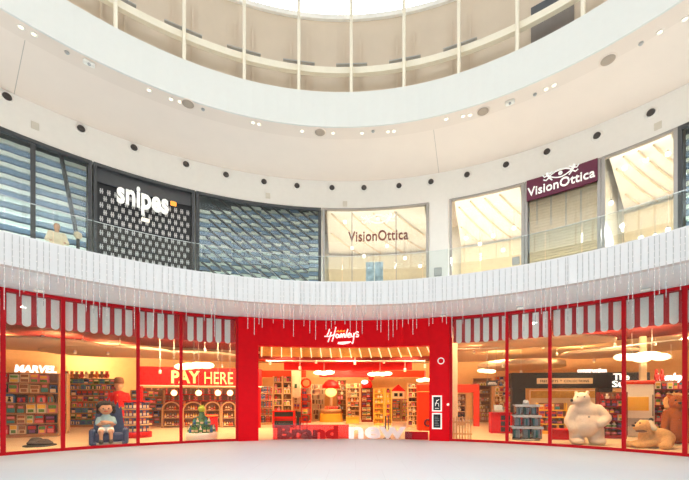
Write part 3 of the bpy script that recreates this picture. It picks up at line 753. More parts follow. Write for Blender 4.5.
def disc(cpx, Y, rad, zb_, th, m, label, cat='ceiling disc', sx=1.0):
    X = wx(cpx, Y); mb = MB(); n = 40
    mb.M = Matrix.Translation((X, Y, zb_)) @ Matrix.Diagonal((sx,1,1,1))
    mb.lathe([(rad*.97,0),(rad,.03),(rad,th-.03),(rad*.97,th)], 0, 0, n)
    o = obj('ceiling_disc', mb, m); return tag(o, label, cat)
disc(520, 24.5, 2.7, 3.78, .34, M_creamceil, 'large cream round ceiling raft right of the posters')
disc(600, 21, 2.0, 4.2, .18, M_creamceil, 'cream ceiling raft above the polar bear')
disc(488, 19.0, 1.8, 4.42, .14, M_creamceil, 'small cream ceiling raft just inside the right bay', sx=1.4)
disc(560, 17.0, 1.6, 4.30, .12, M_creamceil, 'thin cream ceiling raft above the clear crate tower', sx=1.5)
disc(30, 17.5, 2.0, 4.25, .14, M_creamceil, 'cream ceiling raft above the left toy shelf', sx=1.6)
disc(110, 20, 2.3, 4.2, .14, M_creamceil, 'cream ceiling raft above the doll', sx=1.5)
disc(190, 23.5, 2.2, 4.4, .14, M_creamceil, 'cream ceiling raft above the PAY HERE sign', sx=1.4)
mb = MB(); mb.arc(A(284,20), A(412,20), 20.0, 20.3, 3.42, 3.86); mb.arc(A(284,20), A(412,20), 19.2, 20.3, 3.86, 3.95)
tag(obj('hanging_bulkhead', mb, M_redshelf), 'curved bright red bulkhead hanging across the middle of the entrance', 'bulkhead')
disc(300, 22, 1.5, 4.0, .16, M_orange, 'orange-red round ceiling raft inside the entrance', sx=1.8)
disc(395, 22, 1.5, 4.05, .16, M_darkred, 'dark red round ceiling raft inside the entrance', sx=1.7)

# glowing cloud lamps
def cloud(px, py, Y, n, r, label):
    g = thing('cloud_lamp', label, 'lamp', (wx(px, Y), Y, hz(py, Y)))
    mb = MB(); rr = random.Random(px)
    for i in range(n): mb.ball(((i-(n-1)/2)*r*1.0, rr.uniform(-.1,.1), rr.uniform(-.04,.04)), (r, r*.8, r*.42), 12, 8)
    obj('shade', mb, M_lamp, g)
    mb = MB(); mb.tube([(0,0,r*.25),(0,0,ZI-hz(py,Y))], .015, 6); obj('rod', mb, M_greymetal, g)
cloud(194, 366, 19.2, 4, .42, 'glowing cloud lamp above the PAY HERE sign')
cloud(324, 373, 20.5, 3, .30, 'glowing cloud lamp in the left half of the entrance')
cloud(380, 374, 20.5, 4, .28, 'glowing cloud lamp in the right half of the entrance')
cloud(425, 380, 20.5, 3, .25, 'glowing cloud lamp beside the red pillar at the entrance')
cloud(632, 358, 17.0, 3, .42, 'glowing cloud lamp above the polar bear')
cloud(652, 356, 16.0, 3, .40, 'glowing cloud lamp above the tan plush dog')
cloud(487, 371, 23.0, 3, .3, 'glowing cloud lamp under the large cream raft')

# track spots
first = None
trk = [(9,340),(43,337),(83,341),(108,353),(75,352),(152,352),(160,372),(270,363),(316,362),(355,363),(384,362),(425,366),(474,352),(508,350),(543,347),(503,366),(560,340),(582,347),(594,361),(521,372),(655,344),(671,357),(557,354),(30,345),(120,346),(205,350),(222,366),(300,368),(405,370),(615,345),(640,347)]
for px, py in trk:
    Y = 18.5+((px*7) % 5); z = hz(py, Y); 
    if z > ZI-.25: Y = (ZI-.25-EYE)*F/(HY-py); z = ZI-.25
    g = thing('track_spot', 'small white ceiling spotlight in the toy shop', 'spotlight', (wx(px,Y),Y,ZI-.001), 0, 'ceiling spotlights in the toy shop')
    d = ZI-z
    mb = MB(); mb.tube([(0,0,0),(0,0,-d+.06)], .012, 6); obj('stem', mb, M_vpale, g)
    mb = MB(); mb.lathe([(.04,-d+.10),(.06,-d+.08),(.075,-d-.06),(.06,-d-.062)], 0, 0, 14); obj('head', mb, M_vpale, g)
    mb = MB(); mb.lathe([(.058,-d-.063),(.05,-d-.072),(.01,-d-.075)], 0, 0, 12); obj('lens', mb, M_bulb, g)
for x0, x1, y0, y1, Y in ((60,200,352,352,20),(266,425,361,361,20.5),(455,560,349,346,19.5),(600,690,349,338,17)):
    mb = MB(); mb.tube([(wx(x0,Y),Y,hz(y0,Y)),(wx(x1,Y),Y,hz(y1,Y))], .035, 4)
    o = obj('lighting_track', mb, M_vpale); tag(o, 'thin white lighting rail %s' % {60:'over the doll and red soldier',266:'across the entrance ceiling',455:'above the clear crate tower',600:'above the polar bear and plush dog'}[x0], 'rail')

# ------------------------------------------------------------------ products
PROD = {}
def prod(kind, i):
    key = (kind, i)
    if key in PROD: return PROD[key]
    r = random.Random(i*13+len(kind)); c1 = PAL[i % 12]; c2 = PAL[(i*5+3) % 12]
    mb = MB()
    if kind == 'toy_box':                                   # unit size, origin at base centre
        mb.bbox(-.5,.5,-.5,.5,0,1,.03); mb.m(1).box(-.42,.42,-.52,-.5,.52 if i%2 else .1,.92 if i%2 else .55); mb.m(2).box(-.3,.3,-.515,-.5,.12 if i%2 else .62,.44 if i%2 else .88)
    elif kind == 'book':
        mb.box(-.5,.5,-.5,.5,0,1); mb.m(1).box(-.52,.52,-.53,-.5,.15,.28); mb.box(-.52,.52,-.53,-.5,.7,.8); mb.m(2).box(-.35,.35,-.45,.47,1,1.01)
    elif kind == 'doll_box':
        mb.poly([(-.5,0),(-.5,.8),(-.25,1),(.25,1),(.5,.8),(.5,0)], -.5, .5); mb.m(1).box(-.36,.36,-.52,-.501,.1,.72); mb.m(2).ball((0,-.52,.60),(.13,.03,.10),8,5); mb.tube([(0,-.53,.5),(0,-.53,.18)], .09, 6, .2)
    elif kind == 'board_game':
        mb.bbox(-.5,.5,-.5,.5,0,.48,.03); mb.bbox(-.49,.49,-.49,.49,.5,.98,.03); mb.m(1).box(-.4,.4,-.52,-.5,.1,.4); mb.m(2).box(-.4,.4,-.52,-.5,.6,.88)
    elif kind == 'bottle':
        mb.lathe([(.42,0),(.5,.05),(.5,.55),(.2,.74),(.18,.82)], 0, 0, 10); mb.m(1).lathe([(.22,.82),(.22,1.0)], 0, 0, 10); mb.m(2).lathe([(.51,.15),(.51,.45)], 0, 0, 10)
    elif kind == 'plush_toy':
        mb.ball((0,0,.34),(.40,.34,.36),10,7); mb.ball((0,-.04,.76),(.27,.25,.25),10,7)
        for s in (-1,1): mb.ball((s*.2,0,.97),(.09,.06,.09),8,5); mb.ball((s*.38,-.12,.42),(.12,.14,.2),8,5); mb.ball((s*.22,-.3,.11),(.14,.2,.11),8,5)
        mb.m(1).ball((0,-.27,.72),(.12,.09,.09),8,5)
    mats = [c1, c2, PAL[(i*7+5) % 12]]
    PROD[key] = mb.mesh(kind, mats); return PROD[key]
COUNT = {}
DESC = {'doll_box':'window-fronted doll box','board_game':'stacked flat game boxes','toy_box':'colourful boxed toy','book':'slim upright coloured book','bottle':'small coloured bottle','plush_toy':'small plush toy'}
PLUR = {'doll_box':'doll boxes','board_game':'stacked game boxes','toy_box':'boxed toys','book':'books','bottle':'bottles','plush_toy':'plush toys'}
def put(kind, where, M, x, y, z, w, d, h, cols, rz=0):
    if COUNT.get(kind, 0) >= 298: return
    COUNT[kind] = COUNT.get(kind, 0)+1
    o = bpy.data.objects.new(kind, prod(kind, random.choice(cols))); COL.objects.link(o)
    o.matrix_world = M @ Matrix.Translation((x,y,z)) @ Matrix.Rotation(rz, 4, 'Z') @ Matrix.Diagonal((w,d,h,1))
    tag(o, DESC[kind]+' '+where, {'doll_box':'doll box','board_game':'game box','toy_box':'toy box','book':'book','bottle':'bottle','plush_toy':'plush toy'}[kind], PLUR[kind]+' '+where)

def shelf(name, label, where, x0, x1, ytop, ybase, rows, kind, cols, size=(.26,.3), wood=None, back=None, depth_=.42, header=None, side=True, Y=None, rz=None, arch=False, fill=1.0, zbase=0.0):
    """free-standing or wall shelving, front facing the hall; photograph columns x0..x1, rows of products"""
    Y = Y or F*EYE/(ybase-HY); xm = (x0+x1)/2; X = wx(xm, Y); w = (x1-x0)*Y/F; h = hz(ytop, Y)-zbase
    rz = rz if rz is not None else -math.atan2(X, Y)*.55
    w = w/ max(.6, math.cos(abs(rz)))
    wood = wood or M_wood; back = back or M_brown
    t = thing(name, label, 'shelf', (X, Y+depth_/2, zbase), rz)
    mb = MB(); mb.box(-w/2,w/2,depth_/2-.03,depth_/2,.0,h); obj('back_panel', mb, back, t)
    mb = MB(); mb.bbox(-w/2,w/2,-depth_/2,depth_/2-.031,0.0,.14,.01); obj('plinth', mb, wood, t)
    if side:
        for s in (-1,1): mb = MB(); mb.bbox(s*w/2-.025,s*w/2+.025,-depth_/2-.01,depth_/2,.141,h,.008); obj('side_panel', mb, wood, t)
    z0 = .14; rh = (h-z0-(header or 0))/rows
    M = Matrix.Translation((X, Y+depth_/2, zbase)) @ Matrix.Rotation(rz, 4, 'Z')
    for r in range(rows):
        z = z0+r*rh
        if r: mb = MB(); mb.box(-w/2+.026,w/2-.026,-depth_/2,depth_/2-.031,z-.03,z); mb.box(-w/2+.026,w/2-.026,-depth_/2-.012,-depth_/2,z-.035,z+.02); obj('shelf', mb, wood, t)
        k = kind if isinstance(kind, str) else kind[r % len(kind)]
        x = -w/2+.05
        while True:
            ww = random.uniform(*size) if k != 'book' else random.uniform(.05,.09)
            if x+ww > w/2-.04: break
            hh = min(rh-.037, rh*random.uniform(.76,.95))
            if k == 'bottle': hh = min(hh, ww*3)
            if k == 'plush_toy': hh = min(hh, ww*1.25)
            if random.random() < fill: put(k, where, M, x+ww/2, -depth_/2+.06+.11, z+.001, ww*.92, min(.22, ww*(1 if k in('bottle','plush_toy') else 1.2)), hh, cols)
            x += ww+.012
    if header: mb = MB(); mb.bbox(-w/2-.03,w/2+.03,-depth_/2-.03,depth_/2,h-header,h,.02); obj('header', mb, wood, t)
    return t, M, w, h
RED_, WARM = [0,1,2,3,10,11], [0,1,3,7,10,11,2]
# -------- left bays
t, M, w, h = shelf('toy_shelf', 'wide tall toy shelf behind the leftmost window, white sign on top', 'on the tall shelf behind the leftmost window', -34, 42, 372, 438, 6, ['toy_box','board_game','toy_box','doll_box'], [0,3,7,10,11,9,0,10,4], (.24,.40), M_wooddk, M_brown)
text('shelf_sign', 'MARVEL', 1.45, .30, M_textwhite, t, (.95,-.1,h+.03), .03, .03, .15)
shelf('toy_shelf', 'narrow pale-framed toy shelf just left of the second mullion', 'on the narrow pale-framed shelf by the second mullion', 46, 62, 373, 434, 6, 'toy_box', [0,3,10,1,7], (.2,.28), M_wood, M_cream)
shelf('toy_shelf', 'long brown toy shelf behind the doll', 'on the long brown shelf behind the doll', 64, 112, 378, 427, 8, ['doll_box','board_game','toy_box'], [5,4,10,0,9,6,10,3], (.22,.30), M_wooddk, M_brown)
shelf('toy_shelf', 'brown toy shelf between the red soldier and the arched racks', 'on the brown shelf left of the arched racks', 132, 160, 390, 426, 5, 'board_game', [0,10,3,4], (.26,.36), M_wooddk, M_brown)

for j in range(9):
    px = 67+j*5.0; Y_ = 21.9; o = bpy.data.objects.new('plush_toy', prod('plush_toy', (10,1,10,0,11)[j%5])); COL.objects.link(o)
    tag(o, 'brown plush toy sitting on top of the long shelf behind the doll', 'plush toy', 'plush toys on top of the long shelf'); o.location = (wx(px,Y_),Y_,hz(378, 21.7)+.002); o.scale = (.34,.30,.42)
# dark base left where a statue stands
p = Vector((wx(40,12.75),12.75,0)); g = thing('statue_base', 'dark rocky display base on the floor behind the leftmost window', 'display base', tuple(p))
blob('rock', [('e',(0,0,.10),(.42,.30,.10)),('e',(-.15,.02,.18),(.22,.18,.12)),('e',(.15,-.03,.16),(.2,.2,.09))], mat('dark_rock',(0.10,0.085,0.075),0.8,var=.3,scale=8,bump=.6), g, .03, 2)
mb = MB(); mb.lathe([(.46,0),(.46,.04),(.42,.05)], 0, 0, 24); obj('plinth', mb, M_charcoal, g)

# doll with crossed arms on a blue armchair
Yd = 13.05; Xd = wx(104.5, Yd); k = Yd/F
ch = thing('toy_throne', 'dark blue high-backed chair with spiky crest, holding the crossed-arm doll', 'chair', (Xd, Yd+.25, 0), .60)
mb = MB(); mb.bbox(-.50,.50,-.42,.34,.0,.12,.03); mb.bbox(-.44,.44,-.34,.3,.12,.41,.05); obj('seat', mb, M_blue, ch)
mb = MB(); pts = [(-.50,.1),(-.46,.7),(-.40,1.15),(-.38,1.42),(-.31,1.28),(-.27,1.56),(-.19,1.36),(-.13,1.64),(-.05,1.42),(0,1.72),(.06,1.42),(.13,1.63),(.19,1.36),(.27,1.55),(.31,1.28),(.38,1.40),(.40,1.15),(.46,.7),(.50,.1)]
mb.poly(pts, .12, .30); obj('backrest', mb, M_blue, ch)
for s in (-1,1): mb = MB(); mb.bbox(s*.50-.09,s*.50+.09,-.40,.28,.0,.58,.06); obj('armrest', mb, M_blue, ch)
mb = MB(); mb.box(-.38,.38,-.445,-.421,.02,.10); obj('front_label', mb, M_mid, ch)
dt_ = thing('doll', 'big-headed doll with black curls and crossed arms on the blue chair', 'doll', (Xd-.04, Yd+.14, .42), .60); dt_.scale = (1.2,1.2,1.2)
blob('body', [('e',(0,0,.18),(.19,.15,.20)),('c',(0,0,.30),(0,-.01,.46),.16,.12),('c',(0,0,.42),(0,-.02,.58),.07,.07),
    ('e',(0,-.03,.72),(.17,.165,.17)),('c',(-.10,-.05,.10),(-.12,-.33,.06),.085,.07),('c',(.10,-.05,.10),(.12,-.33,.06),.085,.07),
    ('c',(-.12,-.34,.05),(-.12,-.37,-.19),.06,.045),('c',(.12,-.34,.05),(.12,-.37,-.19),.06,.045),
    ('c',(-.17,0,.42),(-.21,-.10,.27),.06,.05),('c',(-.21,-.10,.27),(.06,-.22,.30),.05,.04),('c',(.17,0,.42),(.21,-.10,.27),.06,.05),('c',(.21,-.10,.27),(-.06,-.21,.35),.05,.04),
    ('e',(.10,-.235,.30),(.05,.03,.035)),('e',(-.10,-.225,.355),(.05,.03,.035)),
    ('e',(0,-.20,.71),(.025,.03,.03)),('e',(-.17,-.03,.71),(.03,.03,.04)),('e',(.17,-.03,.71),(.03,.03,.04))], M_skin, dt_, .018, 2)
blob('shirt', [('c',(0,0,.26),(0,-.01,.46),.175,.135),('c',(-.17,0,.42),(-.21,-.09,.30),.075,.068),('c',(.17,0,.42),(.21,-.09,.30),.075,.068)], M_ltblue, dt_, .018, 2)
blob('shorts', [('e',(0,0,.12),(.20,.165,.13)),('c',(-.10,-.05,.10),(-.115,-.24,.07),.10,.095),('c',(.10,-.05,.10),(.115,-.24,.07),.10,.095)], M_whitecloth, dt_, .018, 2)
hs = [('e',(.16*math.cos(q)*1.05, .05+.08*math.sin(q*2), .80+.09*math.sin(q)),(.085,.085,.085)) for q in [i*PI/6 for i in range(-2,9)]]
blob('hair', hs+[('e',(0,.05,.78),(.20,.16,.18)),('e',(-.19,.02,.66),(.06,.07,.09)),('e',(.19,.02,.66),(.06,.07,.09)),('e',(0,-.09,.88),(.12,.08,.06))], M_hair, dt_, .02, 1)
mb = MB()
for s in (-1,1): mb.ball((s*.065,-.178,.735), .022, 8, 6)
obj('eyes', mb, M_black, dt_)
mb = MB(); mb.tube([(-.05,-.185,.655),(0,-.195,.645),(.05,-.185,.655)], .010, 6); obj('mouth', mb, M_redshelf, dt_)
for s in (-1,1): blob('shoe', [('e',(s*.12,-.42,-.245),(.065,.11,.055)),('e',(s*.12,-.37,-.21),(.055,.06,.06))], M_charcoal, dt_, .018, 2)

# red guard figure
Yg = 18.0; g = thing('soldier_figure', 'large red-coated toy soldier figure behind the blue display', 'figure', (wx(119,Yg), Yg, 0), .35)
hh = hz(373, Yg)
blob('body', [('e',(0,0,1.62),(.36,.24,.40)),('c',(0,0,1.2),(0,0,1.75),.30,.34),('c',(-.33,0,1.85),(-.46,-.05,1.25),.14,.11),('c',(.33,0,1.85),(.46,-.05,1.25),.14,.11),
    ('c',(-.46,-.05,1.25),(-.40,-.15,.82),.11,.08),('c',(.46,-.05,1.25),(.40,-.15,.82),.11,.08),('e',(-.40,-.17,.74),(.07,.06,.10)),('e',(.40,-.17,.74),(.07,.06,.10)),
    ('c',(-.16,0,1.15),(-.18,0,.12),.20,.12),('c',(.16,0,1.15),(.18,0,.12),.20,.12),('e',(-.18,-.10,.08),(.12,.22,.08)),('e',(.18,-.10,.08),(.12,.22,.08))], M_redshelf, g, .04, 3)
blob('head', [('c',(0,0,1.95),(0,0,2.15),.11,.11),('e',(0,0,2.32),(.18,.19,.22)),('e',(0,-.19,2.30),(.03,.04,.04)),('e',(-.18,0,2.3),(.03,.05,.06)),('e',(.18,0,2.3),(.03,.05,.06))], M_skin, g, .03, 2)
mb = MB(); mb.lathe([(.20,2.42),(.22,2.48),(.21,2.62),(.17,2.72),(.08,2.75)], 0, 0, 18); mb.box(-.16,.16,-.26,-.15,2.42,2.45); obj('hat', mb, M_brown, g)
mb = MB(); mb.box(-.32,.32,-.31,-.29,1.18,1.26)
for z in (1.4,1.55,1.7,1.85): mb.ball((0,-.30 if z>1.5 else -.30,z), .03, 8, 6)
obj('belt_and_buttons', mb, M_yellow, g)

# curved blue-filled gondola
Yb = 15.6; Xb = wx(134.5, Yb); rb = 26*Yb/F/2
g = thing('round_display', 'round red-edged display stand filled with blue packs, right of the doll', 'display stand', (Xb, Yb+.2, 0))
hb = hz(400, Yb)
mb = MB(); mb.lathe([(rb,0),(rb,.22),(rb-.04,.24)], 0, 0, 28); obj('base', mb, M_redshelf, g)
mb = MB(); mb.lathe([(rb*.45,.24),(rb*.45,hb-.05)], 0, 0, 20); obj('core', mb, M_blue, g)
for q in range(1,5): zq = .24+q*(hb-.28)/4; mb = MB(); mb.lathe([(rb,zq-.05),(rb,zq),(rb-.03,zq+.005)], 0, 0, 28); obj('tier', mb, M_redshelf if q == 4 else M_wood, g)
for q in range(4):
    zq = .245+q*(hb-.28)/4
    for j in range(9):
        an = -PI*.98+j*PI*.96/8; Mx = Matrix.Translation((Xb+(rb-.12)*math.cos(an), Yb+.2+(rb-.12)*math.sin(an), zq+.008)) @ Matrix.Rotation(an+PI/2, 4, 'Z')
        put('toy_box', 'on the round blue display right of the doll', Mx, 0,0,0, .15,.08,.25, [4,8,4])

# PAY HERE counter fascia
Yp = 20.0; x0, x1 = wx(126,Yp), wx(262,Yp); zt, zl = hz(367.5,Yp), hz(385.5,Yp)
pf = thing('pay_sign', 'long red PAY HERE fascia with yellow bulb letters', 'sign', ((x0+x1)/2, Yp, zl), .30)
ca, sa = math.cos(.30), math.sin(.30)
def up(px): return ((px-HX)/F*Yp-(x0+x1)/2)/(ca-(px-HX)/F*sa)
uL, uR = up(137), up(262); mb = MB()
mb.bbox(uL,uR,0,.35,0,zt-zl,.02); obj('fascia', mb, M_redshelf, pf)
mb = MB(); mb.box(uL,uR,-.03,-.001,-.06,.0); obj('lower_edge', mb, M_cream, pf)
kk = Yp/F*1.02
text('word_pay', 'PAY', up(200)-up(171.5), .66, M_bulbsoft, pf, ((up(200)+up(171.5))/2,-.03,.14), .03, .028)
text('word_here', 'HERE', up(233)-up(204.5), .66, M_bulbsoft, pf, ((up(233)+up(204.5))/2,-.03,.10), .03, .0)
for q in range(2): mb = MB(); s = -1 if q else 1; xq = uR-.15 if s > 0 else uL+.15; mb.bbox(xq-.08,xq+.08,.05,.25,-zl,-.001,.01); obj('post', mb, M_redshelf, pf)
# globe lamps under it
for j, px in enumerate((174,198.5,218,230)):
    g = thing('pendant_lamp', 'glowing globe pendant under the PAY HERE fascia, number %s from the left' % ('first','second','third','fourth')[j], 'lamp', (wx(px,18.9),18.9,hz(393,18.9)))
    mb = MB(); mb.ball((0,0,0), .15, 14, 10); obj('globe', mb, M_bulb, g)
    mb = MB(); mb.tube([(0,0,.14),(0,0,ZI-hz(393,18.9))], .01, 5); mb.lathe([(.05,.13),(.05,.18)], 0, 0, 10); obj('cord', mb, M_greymetal, g)
# arched racks with bottles
def arch_rack(x0, x1, ytop, ybase, kind, cols, label, where, m=M_wood, back=M_brown):
    Y = F*EYE/(ybase-HY); X = wx((x0+x1)/2, Y); w = (x1-x0)*Y/F; h = hz(ytop, Y); rz = -math.atan2(X,Y)*.55
    t = thing('arched_rack', label, 'rack', (X, Y+.2, 0), rz)
    r = w/2; zc = h-r
    mb = MB(); pts = [(-r,0,0),(-r,0,zc*.5),(-r,0,zc)]+[(-r*math.cos(q*PI/12),0,zc+r*math.sin(q*PI/12)) for q in range(1,12)]+[(r,0,zc),(r,0,zc*.5),(r,0,0)]
    mb.tube([(p[0],-.2,p[2]) for p in pts], .045, 6); obj('arch_frame', mb, m, t)
    mb = MB(); mb.poly([(p[0]*.95,p[2]*.99) for p in pts if p[2] > 0 or True], .14, .17); obj('back_panel', mb, back, t)
    M = Matrix.Translation((X, Y+.2, 0)) @ Matrix.Rotation(rz, 4, 'Z'); n = max(3, int(h/.42)); rh = (h-.1)/n
    for i in range(n):
        z = .1+i*rh; mb = MB(); half = r-.05 if z < zc else math.sqrt(max(.01,r*r-(z-zc)**2))-.06
        if half < .12: continue
        mb.box(-half,half,-.19,.135,z-.03,z); obj('shelf', mb, m, t)
        x = -half+.04; lim = half if z+.25 < zc else half*.75; x = -lim+.04
        while x < lim-.12:
            put(kind, where, M, x+.06, -.08, z+.001, .11, .11, min(.26, rh*.8), cols); x += .135
for j, (x0, x1) in enumerate(((162,178.5),(183,201.5),(204.5,219),(221.5,234.5))):
    o = ('first','second','third','fourth')[j]
    arch_rack(x0, x1, 402, 427.5, 'bottle', [1,10,11,2], o+' wooden arched rack from the left under the PAY HERE sign', 'in the %s arched rack under the PAY HERE sign' % o)
shelf('toy_shelf', 'long low shelf wall behind the arched racks', 'on the shelf wall behind the arched racks', 150, 262, 388, 422, 5, 'book', [0,10,1,3], (.3,.4), M_redshelf, M_brown, fill=.35)
# round cream podium with green bottles
Yc = 14.7; Xc = wx(198.5, Yc); rc = 29*Yc/F/2
g = thing('round_podium', 'round cream podium tiered with green bottles and a lime ball on top', 'podium', (Xc, Yc+.3, 0))
mb = MB(); mb.lathe([(rc,0),(rc+.02,.03),(rc+.02,.24),(rc-.02,.28)], 0, 0, 32); obj('base', mb, M_vpale, g)
mb = MB(); mb.lathe([(rc*.62,.28),(rc*.62,.58),(rc*.35,.60),(rc*.35,.92),(.12,.95),(.10,1.12)], 0, 0, 24); obj('tiered_core', mb, M_green, g)
mb = MB(); mb.ball((0,0,1.24), .14, 14, 10)
for q in range(5): mb.tube([(0,0,1.3),(.1*math.cos(q*1.256),.1*math.sin(q*1.256),1.42)], .02, 5, .006)
obj('lime_ball', mb, M_lime, g)
for zt_, rr_, n_, hh_ in ((.281,rc-.10,20,.30),(.601,rc*.50,11,.28)):
    for j in range(n_):
        an = 2*PI*j/n_
        o = bpy.data.objects.new('bottle', prod('bottle', (6,5,6)[j%3] if j%4 else 7)); COL.objects.link(o); o.location = (Xc+rr_*math.cos(an), Yc+.3+rr_*math.sin(an), zt_+.001); o.scale = (.115,.115,hh_)
        tag(o, 'green bottle standing in a ring on the round cream podium', 'bottle', 'green bottles on the podium')
# red drum stand behind podium
Yr = 18.2; g = thing('drum_display', 'red drum-shaped stand behind the green podium', 'stand', (wx(211,Yr),Yr,0))
mb = MB(); mb.lathe([(.30,0),(.32,.02),(.32,.85),(.30,.88)], 0, 0, 24); obj('drum', mb, M_redshelf, g)
mb = MB(); mb.lathe([(.335,.80),(.335,.86)], 0, 0, 24); mb.lathe([(.335,.03),(.335,.08)], 0, 0, 24); obj('rims', mb, M_gold, g)

# ------------------------------------------------------------------ seen through the entrance
EN = 'seen through the entrance'
shelf('book_rack', 'narrow wooden rack of dark spines at the left edge of the entrance', 'in the narrow rack at the left edge of the entrance', 259, 272, 386, 424.5, 5, 'book', [9,4,10,0], wood=M_wood, back=M_cream)
shelf('toy_shelf', 'tall shelf of dark toys with red top row, left in the entrance', 'on the tall dark shelf left in the entrance', 273, 281.5, 376, 425, 8, ['plush_toy','doll_box'], [9,10,0,3], (.16,.24), M_wood, M_brown)
shelf('toy_shelf', 'tall shelf of dark and white toys beside the cream pillar', 'on the tall shelf beside the cream pillar', 282.5, 291, 376, 425, 8, ['plush_toy','doll_box'], [9,10,3,7], (.16,.24), M_wood, M_brown)
# red low fixture
def counter(name, label, x0, x1, ytop, ybase, m, dep=.7, cols=None, where=None, shelves=2, Y=None):
    Y = Y or F*EYE/(ybase-HY); X = wx((x0+x1)/2, Y); w = (x1-x0)*Y/F; h = hz(ytop, Y); rz = -math.atan2(X,Y)*.5
    t = thing(name, label, 'counter', (X, Y+dep/2, 0), rz)
    mb = MB(); mb.bbox(-w/2,w/2,-dep/2+.12,dep/2,0,h-.05,.02)
    for s in (-1,1): mb.bbox(s*w/2-(.08 if s>0 else 0),s*w/2+(.08 if s<0 else 0),-dep/2,-dep/2+.119,0,h-.05,.01)
    obj('body', mb, m, t)
    mb = MB(); mb.bbox(-w/2-.02,w/2+.02,-dep/2-.03,dep/2+.02,h-.049,h,.015); obj('top', mb, m, t)
    M = Matrix.Translation((X, Y+dep/2, 0)) @ Matrix.Rotation(rz, 4, 'Z')
    for q in range(shelves):
        zz = .1+q*(h-.15)/shelves; mb = MB(); mb.box(-w/2+.08,w/2-.08,-dep/2+.0,-dep/2+.119,zz-.02,zz); obj('ledge', mb, M_black, t)
    return t, M, w, h
c, M, w, h = counter('red_counter', 'red low fixture with dark shelves, left in the entrance', 272, 294, 411, 428, M_redshelf)
mb = MB(); 
for q in range(2): mb.box(-w/2+.10,w/2-.10,-.235,-.2315,.15+q*.5,.42+q*.5)
obj('dark_panel', mb, M_black, c)
c, M, w, h = counter('black_cabinet', 'small black two-door cabinet right of the red fixture', 291.5, 300, 412, 425.5, M_black, shelves=0)
mb = MB(); mb.box(-.02,.02,-.262,-.231,h*.3,h*.7); obj('handle', mb, M_greymetal, c)
# cream pillar with small green sign
Yq = 26.2; mb = MB(); X = wx(295.5,Yq); g = thing('column', 'cream square column with a small green exit plate, left in the entrance', 'column', (X,Yq+.4,0))
mb.bbox(-.32,.32,-.3,.3,0,ZI-.001,.02); obj('shaft', mb, M_cream, g)
mb = MB(); mb.box(-.09,.09,-.33,-.301,hz(386,Yq)-.15,hz(386,Yq)+.15); obj('plate', mb, M_green, g)
shelf('toy_shelf', 'short wooden shelf of pale boxes in front of the cream column', 'on the short wooden shelf by the cream column', 293, 300, 397, 423, 4, 'toy_box', [7,11,1], (.16,.25), M_wood, M_cream, Y=24.7)
t, M, w, h = shelf('toy_shelf', 'orange-trimmed shelf topped by a round clock wreath', 'on the orange-trimmed shelf under the round wreath', 301, 310.5, 388, 423, 5, 'toy_box', [0,7,1,9], (.3,.5), M_orange, M_cream)
mb = MB(); mb.tube([(.30*math.cos(q*PI/10),-.1,h+.36+.30*math.sin(q*PI/10)) for q in range(20)], .07, 6, closed=True); obj('wreath', mb, M_orange, t)
shelf('toy_shelf', 'pale wooden wall shelf with slim ledges, left of the red mushroom hood', 'on the pale wooden wall shelf left of the mushroom hood', 311.5, 324, 384, 421, 7, 'book', [9,10,3], (.2,.3), M_cream, M_cream, fill=.45)
# sweet stall with red mushroom hood
Yk = 26.5; Xk = wx(330.5,Yk); g = thing('sweet_stall', 'round sweet stall with red mushroom hood and golden base', 'stall', (Xk,Yk+.6,0)); kq = Yk/F
mb = MB(); mb.lathe([(.86,0),(.88,.05),(.84,.55),(.90,.62)], 0, 0, 24); obj('golden_base', mb, M_yellow, g)
mb = MB(); mb.lathe([(.80,.621),(.76,.9),(.7,.95)], 0, 0, 24); obj('tray', mb, M_wooddk, g)
mb = MB(); mb.lathe([(.10,.951),(.09,hz(388,Yk))], 0, 0, 14); obj('post', mb, M_cream, g)
mb = MB(); z0 = hz(388,Yk); mb.lathe([(.66,z0),(.64,z0+.2),(.45,z0+.48),(.2,z0+.62),(.02,z0+.65)], 0, 0, 24); obj('hood', mb, M_redshelf, g)
mb = MB(); mb.ball((0,-.1,z0-.30), (.42,.42,.34), 14, 10); obj('lit_globe', mb, mat('amber_glow',(1,.7,.3),.4,emit=1.6,ecol=(1,.6,.2)), g)
rr = random.Random(3)
for q in range(22):
    an = rr.uniform(PI,2*PI); r_ = rr.uniform(.35,.66); o = bpy.data.objects.new('plush_toy', prod('plush_toy', rr.choice([10,9,1,0]))); COL.objects.link(o)
    o.location = (Xk+r_*math.cos(an), Yk+.6+r_*math.sin(an), .951); o.scale = (.17,.17,.2); tag(o, 'small dark plush toy heaped on the round sweet stall', 'plush toy', 'plush toys on the sweet stall')
shelf('toy_shelf', 'mixed toy shelf with white round packs between stall and red-topped shelf', 'on the mixed shelf right of the sweet stall', 337, 346, 380, 421, 8, ['doll_box','plush_toy'], [9,7,10,0,11], (.18,.28), M_wooddk, M_brown)
shelf('toy_shelf', 'mixed plush shelf on a golden base in the middle of the entrance', 'on the plush shelf with golden base mid entrance', 347, 359.5, 383, 422, 8, ['plush_toy','board_game'], [10,7,1,0,11], (.18,.28), M_wood, M_brown)
c, M, w, h = counter('golden_plinth', 'golden low plinth under the middle plush shelf', 346, 359, 417, 424, M_yellow, shelves=0)
t, M, w, h = shelf('toy_shelf', 'dark red shelf of white boxes with a lit red and white top', 'on the dark red shelf with lit red and white top', 361.5, 373, 388, 422, 7, 'board_game', [7,0,9,7,11], (.25,.4), M_darkred, M_brown)
mb = MB(); mb.lathe([(.36,h+.001),(.40,h+.2),(.3,h+.5),(.1,h+.55)], 0, 0, 16); mb.ball((.3,-.05,h+.75),.20,10,7); obj('red_top', mb, M_redshelf, t)
